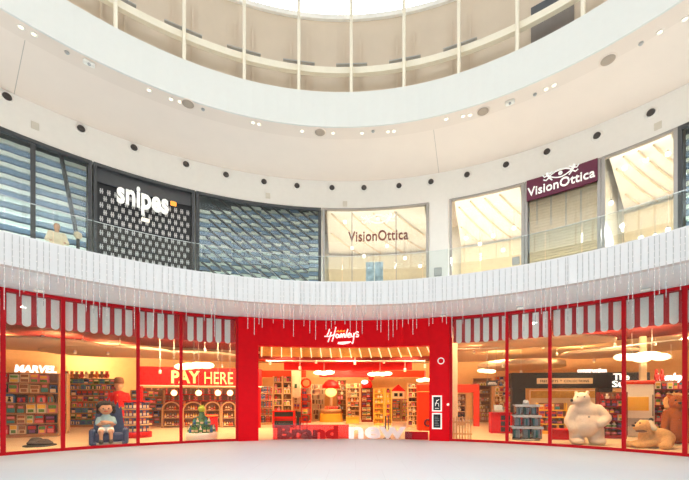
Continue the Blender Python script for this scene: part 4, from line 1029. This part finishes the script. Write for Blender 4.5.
mb = MB(); mb.ball((-.18,-.30,h+.42),(.26,.14,.16),10,7); obj('lit_cap', mb, M_neon, t)
# tall yellow tower display
Yt = 23.0; g0 = None
for j,(x0,x1,cc) in enumerate(((374,384,[2,11,1]),(386,391.5,[2,9,1]))):
    shelf('yellow_tower', ('wide' if j == 0 else 'slim')+' yellow toy tower right of the dark red shelf', 'in the %s yellow tower' % ('wide' if j == 0 else 'slim'), x0, x1, 388, 424, 7, 'plush_toy' if j == 0 else 'doll_box', cc, (.14,.2), M_yellow, M_gold, Y=Yt+.9*j*0)
shelf('toy_shelf', 'brown toy shelf with a small roof house, right half of the entrance', 'on the brown shelf under the small roof house', 392.5, 401, 399, 421, 6, 'board_game', [10,0,9,3,11], (.18,.3), M_wooddk, M_brown)
shelf('toy_shelf', 'wide brown toy shelf at the right rear of the entrance', 'on the wide brown shelf at the right rear of the entrance', 402, 412, 399, 421, 6, 'doll_box', [10,0,3,11,9], (.18,.3), M_wooddk, M_brown)
Yh = 26; g = thing('toy_house', 'small cream gable-roofed toy house on top of the brown shelf', 'toy house', (wx(398,Yh),Yh,hz(398.6,Yh)+.03))
mb = MB(); mb.bbox(-.42,.42,-.2,.2,0,.5,.02); obj('walls', mb, M_cream, g)
mb = MB(); mb.poly([(-.52,.501),(0,.98),(.52,.501)], -.26,.26); obj('roof', mb, M_redshelf, g)
mb = MB(); mb.box(-.3,-.05,-.215,-.201,.12,.36); mb.box(.08,.30,-.215,-.201,.12,.36); obj('windows', mb, M_black, g)
shelf('toy_shelf', 'tall mixed shelf left of the orange-red pillar', 'on the tall mixed shelf left of the orange-red pillar', 408.5, 418, 383, 427, 9, ['doll_box','plush_toy'], [10,7,0,11,9], (.14,.2), M_wood, M_brown, Y=21.5)
Yq = 19.0; g = thing('column', 'orange-red wide column at the right edge of the entrance', 'column', (wx(424.5,Yq),Yq+.4,0))
hq = hz(384,Yq)
mb = MB(); mb.bbox(-.30,.36,-.3,.3,0,hq,.03); obj('shaft', mb, M_orange, g)
mb = MB(); mb.bbox(-.33,.39,-.33,.33,hq-.42,hq-.38,.01); obj('band', mb, M_gold, g)
mb = MB(); mb.tube([(.2+.17*math.cos(q*PI/8),-.34,.42+.17*math.sin(q*PI/8)) for q in range(16)], .05, 6, closed=True)
o = obj('wheel_ring', mb, M_purple, g)
for px,(Y_,lb) in {275:(26,'over the dark toy shelf'),345:(26,'over the middle shelves'),402:(26,'over the brown shelves')}.items():
    mb = MB(); X = wx(px,Y_); W2 = 2.0
    mb.M = Matrix.Translation((X,Y_+1.6,0)); mb.bbox(-W2,W2,-.05,.12,3.35,3.85,.02)
    o = obj('hanging_bulkhead', mb, M_orange if px != 345 else M_redshelf); tag(o, 'orange-red bulkhead board hanging %s' % lb, 'bulkhead')
# standing red plush on upper ledge
for j, px in enumerate((352,357,366,371,377,384)):
    Y_ = 27.3; o = bpy.data.objects.new('plush_toy', prod('plush_toy', (0,0,3,0,1,3)[j])); COL.objects.link(o); o.location = (wx(px,Y_),Y_,3.855); o.scale = (.42,.42,.55)
    tag(o, 'red plush figure on the high bulkhead mid entrance', 'plush toy', 'red plush figures on the high bulkhead'); 
# queue posts
for j, px in enumerate((296,300,303,307)):
    Y_ = 15.4; g = thing('barrier_post', 'slim red queue post behind the red film at the entrance', 'post', (wx(px,Y_),Y_,0), 0, 'queue posts behind the entrance banner')
    mb = MB(); mb.lathe([(.10,0),(.10,.02),(.03,.035)], 0, 0, 14); obj('base', mb, M_greymetal, g)
    mb = MB(); mb.lathe([(.022,.036),(.022,.82),(.035,.83),(.035,.86),(.02,.87)], 0, 0, 12); obj('pole', mb, M_redshelf, g)
for j, px in enumerate((385.5,388.5)):
    Y_ = 15.2; g = thing('barrier_post', 'slim dark post behind the word new at the entrance', 'post', (wx(px,Y_),Y_,0), 0, 'dark posts behind the word new')
    mb = MB(); mb.lathe([(.10,0),(.10,.02),(.03,.035)], 0, 0, 14); obj('base', mb, M_greymetal, g)
    mb = MB(); mb.lathe([(.022,.036),(.022,.9),(.035,.91),(.02,.94)], 0, 0, 12); obj('pole', mb, M_charcoal, g)

# ------------------------------------------------------------------ right bays
Yq = 15.5; g = thing('column', 'slim pale column at the left end of the right bays', 'column', (wx(455,Yq),Yq+.2,0)); mb = MB(); mb.bbox(-.13,.13,-.13,.13,0,ZI-.001,.02); obj('shaft', mb, M_cream, g)
# wooden slatted stool rack
Yq = 15.0; X = wx(459,Yq); g = thing('slat_fence', 'low wooden slatted fence beside the pale column', 'fence', (X+.05,Yq-.25,0), -.25)
for q in range(7): mb = MB(); mb.bbox(-.34+q*.11,-.34+q*.11+.045,-.02,.02,0,.95 if q%2 else .9,.008); obj('slat', mb, M_wood, g)
mb = MB(); mb.box(-.36,.40,.021,.04,.2,.26); mb.box(-.36,.40,.021,.04,.68,.74); obj('rail', mb, M_wood, g)
# red portal with shelf inside
Yq = 22.5; X = wx(467,Yq); k = Yq/F; g = thing('red_portal', 'orange-red doorway frame around a dark toy rack', 'portal', (X,Yq,0), -.2); hp = hz(384.5,Yq)
mb = MB(); mb.bbox(-.62,.72,-.2,.2,hp-.50,hp,.03); obj('lintel', mb, M_orange, g)
mb = MB(); mb.bbox(.38,.72,-.2,.2,0,hp-.501,.03); obj('jamb', mb, M_orange, g)
mb = MB(); mb.bbox(-.62,-.56,-.2,.2,0,hp-.501,.03); obj('jamb', mb, M_wood, g)
shelf('toy_shelf', 'narrow dark toy rack inside the orange-red doorway', 'on the narrow rack inside the orange-red doorway', 457.5, 466.5, 394, 425, 5, 'plush_toy', [9,10,7], (.18,.26), M_wood, M_brown, Y=23.2)
shelf('book_shelf', 'tall reddish book shelf right of the orange-red doorway', 'on the tall reddish shelf right of the doorway', 474.5, 491, 378, 422, 11, ['book','doll_box'], [0,10,3,7,11], (.14,.22), M_wooddk, M_brown)
shelf('book_shelf', 'tall toy shelf behind the red kiosk', 'on the tall shelf behind the red kiosk', 496, 515, 376, 424, 9, ['doll_box','plush_toy','board_game'], [2,11,7,4,1,0], (.2,.3), M_wood, M_wooddk)
Yq = 21; g = thing('hanging_sign', 'small dark hanging sign over the red kiosk', 'sign', (wx(492,Yq),Yq,hz(386,Yq)))
mb = MB(); mb.bbox(-.34,.34,-.03,.03,0,.32,.02); obj('board', mb, M_fascia, g); mb = MB(); mb.box(-.25,.25,-.045,-.031,.1,.14); mb.box(-.2,.2,-.045,-.031,.19,.22); obj('writing', mb, M_textdim, g)
mb = MB(); mb.tube([(-.25,0,.32),(-.25,0,ZI-hz(386,Yq))], .008, 4); mb.tube([(.25,0,.32),(.25,0,ZI-hz(386,Yq))], .008, 4); obj('cords', mb, M_greymetal, g)
c, M, w, h = counter('red_kiosk', 'red kiosk with black shelved front, left of the clear crate tower', 493, 513, 412.5, 433.5, M_redshelf, shelves=0, Y=17.5)
mb = MB()
for q in range(3): mb.bbox(-.02,w/2-.06,-.24,-.2301,.08+q*.28,.30+q*.28,.01)
obj('black_shelves', mb, M_black, c)
g = thing('till', 'grey till standing on the red kiosk', 'till', (wx(498,17.8),17.8,h+.001), -.1)
mb = MB(); mb.bbox(-.24,.24,-.18,.18,0,.12,.02); obj('base', mb, M_mid, g); mb = MB(); mb.add([(-.2,-.08,.121),(.2,-.08,.121),(.2,.0,.121),(-.2,.0,.121),(-.2,.0,.36),(.2,.0,.36),(.2,.05,.36),(-.2,.05,.36)], [(0,1,2,3),(0,4,5,1),(4,7,6,5),(3,2,6,7),(0,3,7,4),(1,5,6,2)]); obj('screen', mb, M_clearblue, g)
# clear crate tower
Yq = 14.3; X = wx(530,Yq); g = thing('crate_tower', 'three-tier tower of clear bluish crates behind the narrow right window', 'display tower', (X,Yq+.35,0), -.25)
k = Yq/F; w1 = 28*k/2; zs = [0.06, .55, 1.0, 1.42]
mb = MB(); mb.lathe([(w1*.96,0),(w1*.96,.06)], 0, 0, 4); mb.M = Matrix.Identity(4); obj('foot', mb, M_mid, g)
M_clear = glass_mat('clear_plastic', (0.72,0.82,0.88), 1.45, 1.2)
for r in range(3):
    wt = w1*(1-.12*r); z0, z1 = zs[r], zs[r+1]-.03
    for c_ in range(3):
        x0_ = -wt+c_*wt*2/3; mb = MB(); mb.bbox(x0_+.01,x0_+wt*2/3-.01,-.30,.30,z0+.02,z1,.02); cr = obj('clear_crate', mb, M_clear, g)
        for q in range(3):
            mm = PAL[(r*5+c_*3+q*4) % 12]
            mb = MB(); xx = x0_+.06+q*(wt*2/3-.12)/3; mb.bbox(xx,xx+(wt*2/3-.14)/3,-.22,.15,z0+.04,z1-.08-.03*(q%2),.02); obj('pack', mb, (M_clearblue if (q+c_+r)%3 else PAL[5]), cr)
    mb = MB(); mb.bbox(-wt-.03,wt+.03,-.33,.33,z1,z1+.03,.01); mb.box(-wt-.03,wt+.03,-.345,-.33,z1-.05,z1+.045); obj('tray', mb, M_clearblue, g)
mb = MB(); mb.lathe([(.13,zs[3]+.001),(.10,zs[3]+.16),(.05,zs[3]+.2)], 0, 0, 12); obj('finial', mb, M_clearblue, g)
# black bulkhead with signs, counters beneath
Yq = 19.0; x0, x1 = wx(517,Yq), wx(643,Yq); xm = (x0+x1)/2; rz = -.32; W = (x1-x0)*1.06
zl, zt = hz(388,Yq), hz(372.5,Yq)
g = thing('black_bulkhead', 'long black bulkhead with pale board and white lettering behind the polar bear', 'bulkhead', (xm, Yq+.0, zl), -.07)
mb = MB(); mb.bbox(-W/2,W/2,0,.4,0,zt-zl,.02); obj('panel', mb, M_black, g)
kk = Yq/F
def lx(px): return wx(px,Yq)-xm
mb = MB(); mb.bbox(lx(538),lx(592),-.04,-.001,.22,.52,.01); obj('pale_board', mb, M_creamceil, g)
text('board_writing', 'FREE GIFTS  *  COLLECTIONS', lx(588)-lx(541), .13, M_black, g, ((lx(588)+lx(541))/2,-.055,.30), .008)
text('top_writing', 'construction', lx(606)-lx(578), .22, M_textwhite, g, ((lx(606)+lx(578))/2,.05,zt-zl+.005), .02, .01)
text('word_the', 'The', 15*kk, .32, M_textwhite, g, (lx(619),-.03,.42), .02, .01)
text('word_store', 'Store', 27*kk, .32, M_textwhite, g, (lx(624),-.03,.05), .02, .01)
mb = MB(); mb.bbox(-W/2+.05,-W/2+.75,.05,.35,-zl,-.001,.02); obj('leg_wall', mb, M_black, g)
mb = MB(); mb.bbox(lx(598),lx(612),.05,.35,-zl,-.001,.02); obj('leg_wall', mb, M_black, g)
# lit orange niche and wall behind
Yw = 22.5; mb = MB(); mb.M = Matrix.Translation((wx(572,Yw),Yw,0)); mb.bbox(-2.6,2.6,-.1,.1,0,hz(390,Yw),.02); mb.m(1).bbox(-2.6,2.6,-.16,-.101,hz(398,Yw),hz(391,Yw),.02)
o = obj('niche_wall', mb, [M_cream, M_gold]); tag(o, 'warm cream and gold niche wall under the black bulkhead', 'wall panel')
shelf('snack_shelf', 'yellow-topped low shelf of jars between crate tower and polar bear', 'on the yellow-topped low shelf behind the bear', 541, 566, 403, 431, 4, ['plush_toy','bottle','toy_box','toy_box'], [10,1,2,9], (.2,.28), M_yellow, M_brown, Y=17.2)
c, M, w, h = counter('red_plinth', 'red low plinth left of the polar bear feet', 553, 572, 429, 440, M_redshelf, dep=.4, shelves=0, Y=14.6)
shelf('sweet_shelf', 'dark sweet shelf with red plush row right of the polar bear', 'on the dark sweet shelf right of the bear', 604, 626, 392, 440, 6, ['bottle','bottle','toy_box','bottle','toy_box','plush_toy'], [0,7,10,3,9], (.16,.22), M_darkred, M_brown, Y=15.2)
# small orange pyramid toy on the niche
# white cabinet
Yq = 15.6; X = wx(645,Yq); hq = hz(384,Yq); g = thing('white_cabinet', 'tall white vending cabinet with amber panel, right of the polar bear', 'cabinet', (X,Yq+.45,0), -.42)
mb = MB(); mb.bbox(-.52,.56,-.30,.30,0,hq,.05); obj('body', mb, M_vpale, g)
mb = MB(); mb.bbox(-.42,.34,-.325,-.301,hq*.50,hq*.76,.01); obj('amber_panel', mb, M_yellow, g)
mb = MB(); mb.bbox(-.44,.40,-.315,-.301,hq*.20,hq*.36,.01); obj('lower_panel', mb, M_mid, g)
mb = MB(); mb.M = Matrix.Translation((.42,-.301,hq*.33)) @ Matrix.Rotation(PI/2,4,'X'); mb.lathe([(.09,0),(.09,.015),(.03,.03)], 0, 0, 16); obj('dial', mb, M_charcoal, g)
mb = MB(); mb.bbox(-.54,.58,-.33,.33,hq+.001,hq+.16,.04); obj('red_cap', mb, M_orange, g)
mb = MB(); mb.bbox(.45,.50,-.34,-.301,hq*.4,hq*.8,.01); obj('handle', mb, M_greymetal, g)
Yq = 17.5; g = thing('column', 'cream column between the white cabinet and the bottle shelf', 'column', (wx(651,Yq),Yq+.5,0), -.4); mb = MB(); mb.bbox(-.13,.13,-.13,.13,0,ZI-.001,.02); obj('shaft', mb, M_cream, g)
t, M, w, h = shelf('bottle_shelf', 'wide bottle shelf behind the tan plush dog', 'on the wide shelf behind the tan plush dog', 655, 712, 381, 433, 6, ['bottle','toy_box','bottle','toy_box'], [0,10,9,3,11,7], (.17,.25), M_darkred, M_brown)
sg = text('neon_word', 'Hamleys', 1.25, .34, M_neon, t, (-.45,-.3,h+.05), .03, .02, .35)
for j, px in enumerate((656.5,662)):
    Y_ = 17.9; o = bpy.data.objects.new('plush_toy', prod('plush_toy', 0)); COL.objects.link(o); o.location = (wx(px,Y_)+.03,Y_+.05,h+.002); o.scale = (.24,.24,.58)
    tag(o, 'small red figure standing on top of the bottle shelf', 'plush toy', 'red figures on the bottle shelf')

# polar bear -----------------------------------------------------------------
Yb = 13.15; Xb = wx(588.5,Yb); Hb = hz(391,12.85)
g = thing('polar_bear_plush', 'giant cream polar bear plush standing behind the right window, head turned left', 'plush toy', (Xb, Yb+.15, 0), -.30)
sc = Hb/1.85
def sE(c, r, *a): return ('e', tuple(v*sc for v in c), tuple(v*sc for v in r), *a)
def sC(p, q, r0, r1): return ('c', tuple(v*sc for v in p), tuple(v*sc for v in q), r0*sc, r1*sc)
blob('body', [sE((0,0,.72),(.50,.42,.48)), sE((0,0,1.12),(.40,.34,.38)), sE((-.04,-.12,.62),(.40,.34,.36)),
    sC((-.06,-.02,1.34),(-.14,-.08,1.52),.27,.24), sE((-.16,-.12,1.58),(.26,.25,.24)), sC((-.22,-.20,1.55),(-.44,-.30,1.49),.15,.10), sE((-.45,-.31,1.50),(.09,.085,.08)),
    sE((-.30,.02,1.80),(.07,.05,.08)), sE((.04,-.02,1.80),(.07,.05,.08)),
    sC((-.36,-.02,1.20),(-.54,-.10,.80),.19,.17), sC((-.54,-.10,.80),(-.50,-.24,.60),.17,.14), sE((-.49,-.27,.56),(.14,.14,.14)),
    sC((.36,-.02,1.20),(.58,-.12,.92),.20,.17), sC((.58,-.12,.92),(.42,-.34,.78),.17,.14), sE((.36,-.37,.74),(.14,.12,.13)),
    sC((-.26,0,.50),(-.30,-.02,.18),.27,.23), sC((.27,0,.50),(.31,-.02,.18),.29,.25), sE((-.31,-.18,.13),(.23,.32,.13)), sE((.32,-.18,.13),(.24,.32,.13))], M_fur, g, .035, 3)
mb = MB(); mb.ball(tuple(v*sc for v in (-.525,-.36,1.53)), .05*sc, 10, 7); obj('nose', mb, M_black, g)
mb = MB()
for c in ((-.33,-.30,1.66),(-.14,-.355,1.66)): mb.ball(tuple(v*sc for v in c), .024*sc, 8, 6)
obj('eyes', mb, M_black, g)
mb = MB(); mb.ball((-.03*sc,-.47*sc,.98*sc), (.04,.02,.04), 10, 6); obj('tag_button', mb, M_mid, g)
# tan plush dog ----------------------------------------------------------------
Yb = 12.05; Xb = wx(655,Yb)
g = thing('dog_plush', 'large tan plush dog lying behind the rightmost window, dark open mouth', 'plush toy', (Xb, Yb+.25, 0), -.55)
def q_(c): return c
blob('body', [('e',(.28,.22,.33),(.46,.34,.33)), ('e',(-.02,.08,.36),(.28,.27,.30)), ('c',(-.05,.02,.45),(-.10,-.05,.62),.22,.19),
    ('e',(-.12,-.08,.74),(.25,.22,.20)), ('c',(-.20,-.14,.72),(-.36,-.24,.69),.15,.11),('e',(-.12,-.13,.52),(.14,.14,.07)),
    ('c',(-.10,-.05,.18),(-.52,-.20,.10),.14,.10), ('e',(-.60,-.22,.11),(.17,.13,.11)), ('c',(.18,-.12,.2),(-.22,-.34,.10),.15,.11), ('e',(-.30,-.36,.11),(.18,.13,.11)),
    ('c',(.46,-.05,.22),(.42,-.34,.14),.2,.13), ('e',(.36,-.40,.12),(.2,.12,.12))], M_tanfur, g, .03, 3)
blob('ear', [('c',(.02,-.20,.88),(.11,-.25,.66),.06,.085)], M_creamcloth, g, .025, 2)
blob('ear', [('c',(-.20,.10,.88),(-.20,.17,.68),.06,.085)], M_creamcloth, g, .025, 2)
blob('mouth', [('e',(-.23,-.22,.56),(.17,.10,.045))], M_brown, g, .02, 2)
mb = MB(); mb.ball((-.455,-.30,.74), (.06,.05,.045), 10, 7); obj('nose', mb, M_black, g)
mb = MB(); mb.ball((-.27,-.27,.84), .026, 8, 6); mb.ball((-.38,-.14,.83), .026, 8, 6); obj('eyes', mb, M_black, g)
# brown giant plush behind
Yb = 13.2; Xb = wx(682,Yb)
g = thing('lion_plush', 'huge orange-brown lion plush sitting behind the tan plush dog', 'plush toy', (Xb, Yb+.2, 0), -.55)
blob('body', [('e',(0,0,.55),(.46,.42,.55)), ('e',(0,-.05,1.05),(.36,.32,.36)), ('e',(0,-.14,1.52),(.28,.27,.27)), ('e',(-.02,-.40,1.45),(.16,.15,.12)), ('e',(-.22,-.08,1.76),(.09,.06,.09)), ('e',(.22,-.08,1.76),(.09,.06,.09)),
    ('c',(-.30,-.10,1.1),(-.42,-.36,.55),.15,.12), ('e',(-.43,-.40,.46),(.14,.15,.12)), ('c',(.30,-.10,1.1),(.40,-.36,.55),.15,.12), ('e',(.41,-.40,.46),(.14,.15,.12)),
    ('c',(-.25,-.15,.25),(-.45,-.50,.14),.2,.14), ('c',(.25,-.15,.25),(.45,-.50,.14),.2,.14)], M_brownfur, g, .035, 3)
blob('mane', [('e',(.29*math.cos(q*PI/7), .10+.03*math.cos(q*2), 1.5+.29*math.sin(q*PI/7)),(.11,.12,.11)) for q in range(14)]+[('e',(0,.16,1.5),(.30,.18,.30))], M_tanfur, g, .035, 2)
mb = MB(); mb.ball((-.02,-.55,1.50), (.06,.04,.04), 10, 7); obj('nose', mb, M_black, g)
mb = MB(); mb.ball((-.11,-.39,1.60), .03, 8, 6); mb.ball((.09,-.39,1.60), .03, 8, 6); obj('eyes', mb, M_black, g)

# ------------------------------------------------------------------ person on the gallery
Rp = 11.9; t = A(57, Rp); p = pol(t, Rp, Z_UFL)
g = thing('person', 'person in a cream top leaning on the glass railing, below the leftmost upper window', 'person', tuple(p), -t)
hd = hz(224, depth(57, Rp))-Z_UFL; s = hd/1.72
def E3(c, r): return ('e', tuple(v*s for v in c), tuple(v*s for v in r))
def C3(p, q, a, b): return ('c', tuple(v*s for v in p), tuple(v*s for v in q), a*s, b*s)
blob('body', [E3((0,0,1.18),(.21,.13,.26)), E3((0,0,.95),(.18,.13,.14)), C3((0,0,1.40),(0,-.01,1.52),.065,.06), E3((0,-.02,1.60),(.078,.098,.12)), E3((0,-.12,1.59),(.014,.02,.02)), E3((-.08,-.01,1.59),(.014,.02,.03)), E3((.08,-.01,1.59),(.014,.02,.03)),
    C3((-.19,0,1.38),(-.27,-.04,1.12),.058,.045), C3((-.27,-.04,1.12),(-.18,-.28,1.04),.043,.032), C3((.19,0,1.38),(.27,-.04,1.12),.058,.045), C3((.27,-.04,1.12),(.18,-.28,1.04),.043,.032),
    C3((-.18,-.28,1.04),(-.15,-.36,1.03),.03,.02), C3((.18,-.28,1.04),(.15,-.36,1.03),.03,.02),
    C3((-.09,0,.90),(-.10,-.01,.48),.095,.062), C3((-.10,-.01,.48),(-.10,.02,.08),.06,.042), C3((.09,0,.90),(.10,-.01,.48),.095,.062), C3((.10,-.01,.48),(.10,.02,.08),.06,.042),
    E3((-.10,-.06,.04),(.045,.12,.04)), E3((.10,-.06,.04),(.045,.12,.04))], M_skin, g, .018, 2)
blob('top', [E3((0,0,1.18),(.225,.145,.27)), C3((-.17,0,1.38),(-.27,-.035,1.12),.082,.062), C3((.17,0,1.38),(.27,-.035,1.12),.082,.062), C3((-.27,-.04,1.12),(-.20,-.22,1.05),.058,.05), C3((.27,-.04,1.12),(.20,-.22,1.05),.058,.05), E3((0,0,.97),(.20,.15,.10))], M_creamcloth, g, .018, 2)
blob('trousers', [E3((0,0,.90),(.185,.14,.11)), C3((-.09,0,.88),(-.10,-.01,.12),.108,.062), C3((.09,0,.88),(.10,-.01,.12),.108,.062)], M_mid, g, .018, 2)
blob('hair', [E3((0,.02,1.65),(.092,.105,.10)), E3((0,.07,1.60),(.08,.06,.10))], M_wooddk, g, .015, 1)
# dark bust display near the railing
Rp = 12.3; t = A(78, Rp); p = pol(t, Rp, Z_UFL); zb_ = hz(232, depth(78, Rp))-Z_UFL
g = thing('torch_stand', 'slim dark stand with a pale rounded head behind the railing, right of the person', 'stand', tuple(p), -t)
mb = MB(); mb.lathe([(.16,0),(.16,.03),(.05,.06),(.045,zb_-.22)], 0, 0, 14); obj('pole', mb, M_charcoal, g)
mb = MB(); mb.lathe([(.05,zb_-.219),(.11,zb_-.14),(.10,zb_-.04),(.04,zb_)], 0, 0, 14); obj('head', mb, M_creamcloth, g)

# ================================================================== LIGHT
wd = bpy.data.worlds.new('World'); S.world = wd; wd.use_nodes = True
bg = wd.node_tree.nodes['Background']; bg.inputs['Color'].default_value = (0.95, 0.975, 1.0, 1); bg.inputs['Strength'].default_value = 5.0
def area(name, loc, size, power, col, rot=(0,0,0), shape='DISK', portal=False):
    l = bpy.data.lights.new(name, 'AREA'); l.shape = shape; l.size = size; l.energy = power; l.color = col
    o = bpy.data.objects.new(name, l); COL.objects.link(o); o.location = loc; o.rotation_euler = rot
    if portal: l.cycles.is_portal = True
    return o
area('sky_portal', (CX,CY,Z_SKY+1.3), 23.0, 1, (1,1,1), portal=True)
WARM_L = (1.0, 0.66, 0.34)
P = 330; UPW = 17
for i in range(26):
    t = -PI+2*PI*(i+.5)/26; area('gallery_fill_light', tuple(pol(t, 11.2, Z_UFL+.08)), .5, UPW, (1,.95,.90), (PI,0,0))  # unseen fill lights added to lift the upper wall and ceiling
for i in (1,3,8): pass
for bi in (0,1,3,8):
    a, b, _ = tb[bi]
    for q in range(2 if bi != 3 else 3):
        t = a+(b-a)*(q+.5)/(2 if bi != 3 else 3); area('slat_fill_light', tuple(pol(t, RW+.16, Z_UFL+.3)), .2, 60, (.85,.95,1), (PI*.95,0,-t))  # added fill behind the glass, only to brighten the slats
for px in (39, 520):
    t = A(px, 11.2); l = bpy.data.lights.new('soffit_spot', 'SPOT'); l.energy = 25; l.color = (1,.97,.94); l.spot_size = 1.5; l.spot_blend = 1; l.shadow_soft_size = .04
    o = bpy.data.objects.new('soffit_spot', l); COL.objects.link(o); o.location = pol(t, 10.75, Z_SOF-.10); o.rotation_euler = (1.30,0,-t)
for px, Y in ((-10,17),(60,17.5),(110,20),(165,18),(215,17.8),(262,20),(300,23),(345,20.5),(345,26),(390,23),(430,19),(475,19),(500,23),(535,17.5),(575,21),(600,16.5),(650,15.5),(690,17),(90,24),(150,24)):
    area('shop_ceiling_lamp', (wx(px,Y),Y,ZI-.05), 1.2, P*(1.7 if 255 < px < 432 else 1), WARM_L, (.65,0,-math.atan2(wx(px,Y),Y)))
# window display lamps close to the glass
for px in (35, 104, 155, 205, 478, 528, 588, 652):
    t = A(px, RW+1.0); p = pol(t, RW+1.0, ZI-.05); area('display_lamp', tuple(p), .5, 120, WARM_L)
for px in (285, 345, 405):
    t = A(px, RW+2); area('canopy_lamp', tuple(pol(t, RW+3.2, ZH-.03)), .8, 60, WARM_L, (.7,0,-t))
for bi, n_, pw in ((4,2,150),(5,2,150),(7,2,150)):
    a, b, _ = tb[bi]
    for q in range(n_):
        t = a+(b-a)*(q+.5)/n_
        for R, z in ((13.4,5.6),(15.2,7.9)): area('optics_fill_light', tuple(pol(t, R, z)), 1.0, pw*(.20 if z < 6 else .75), (1,.93,.84), (PI,0,0) if z < 6 else (0,0,0))  # fill lights added inside the optician rooms for brightness
a, b, _ = tb[6]
for q in (.25,.5,.75): area('shutter_fill_light', tuple(pol(a+(b-a)*q, RW+.16, Z_UFL+.2)), .15, 30, (1,.85,.62), (PI*.96,0,-a))  # unseen fill added between glass and shutter to warm its slats

# ================================================================== CAMERA
cd = bpy.data.cameras.new('camera'); cam = bpy.data.objects.new('camera', cd); COL.objects.link(cam); S.camera = cam
cam.location = (0, 0, EYE); cam.rotation_euler = (PI/2, 0, 0)
cd.sensor_width = 36; cd.lens = F/689*36; cd.shift_x = (344.5-HX)/689; cd.shift_y = (HY-240)/689; cd.clip_end = 200
S.view_settings.view_transform = 'Standard'; S.view_settings.look = 'None'; S.view_settings.gamma = 1; S.view_settings.use_curve_mapping = False
S.view_settings.exposure = -0.1
try:
    S.cycles.max_bounces = 10; S.cycles.diffuse_bounces = 6; S.cycles.transparent_max_bounces = 24; S.cycles.sample_clamp_indirect = 6
except Exception: pass
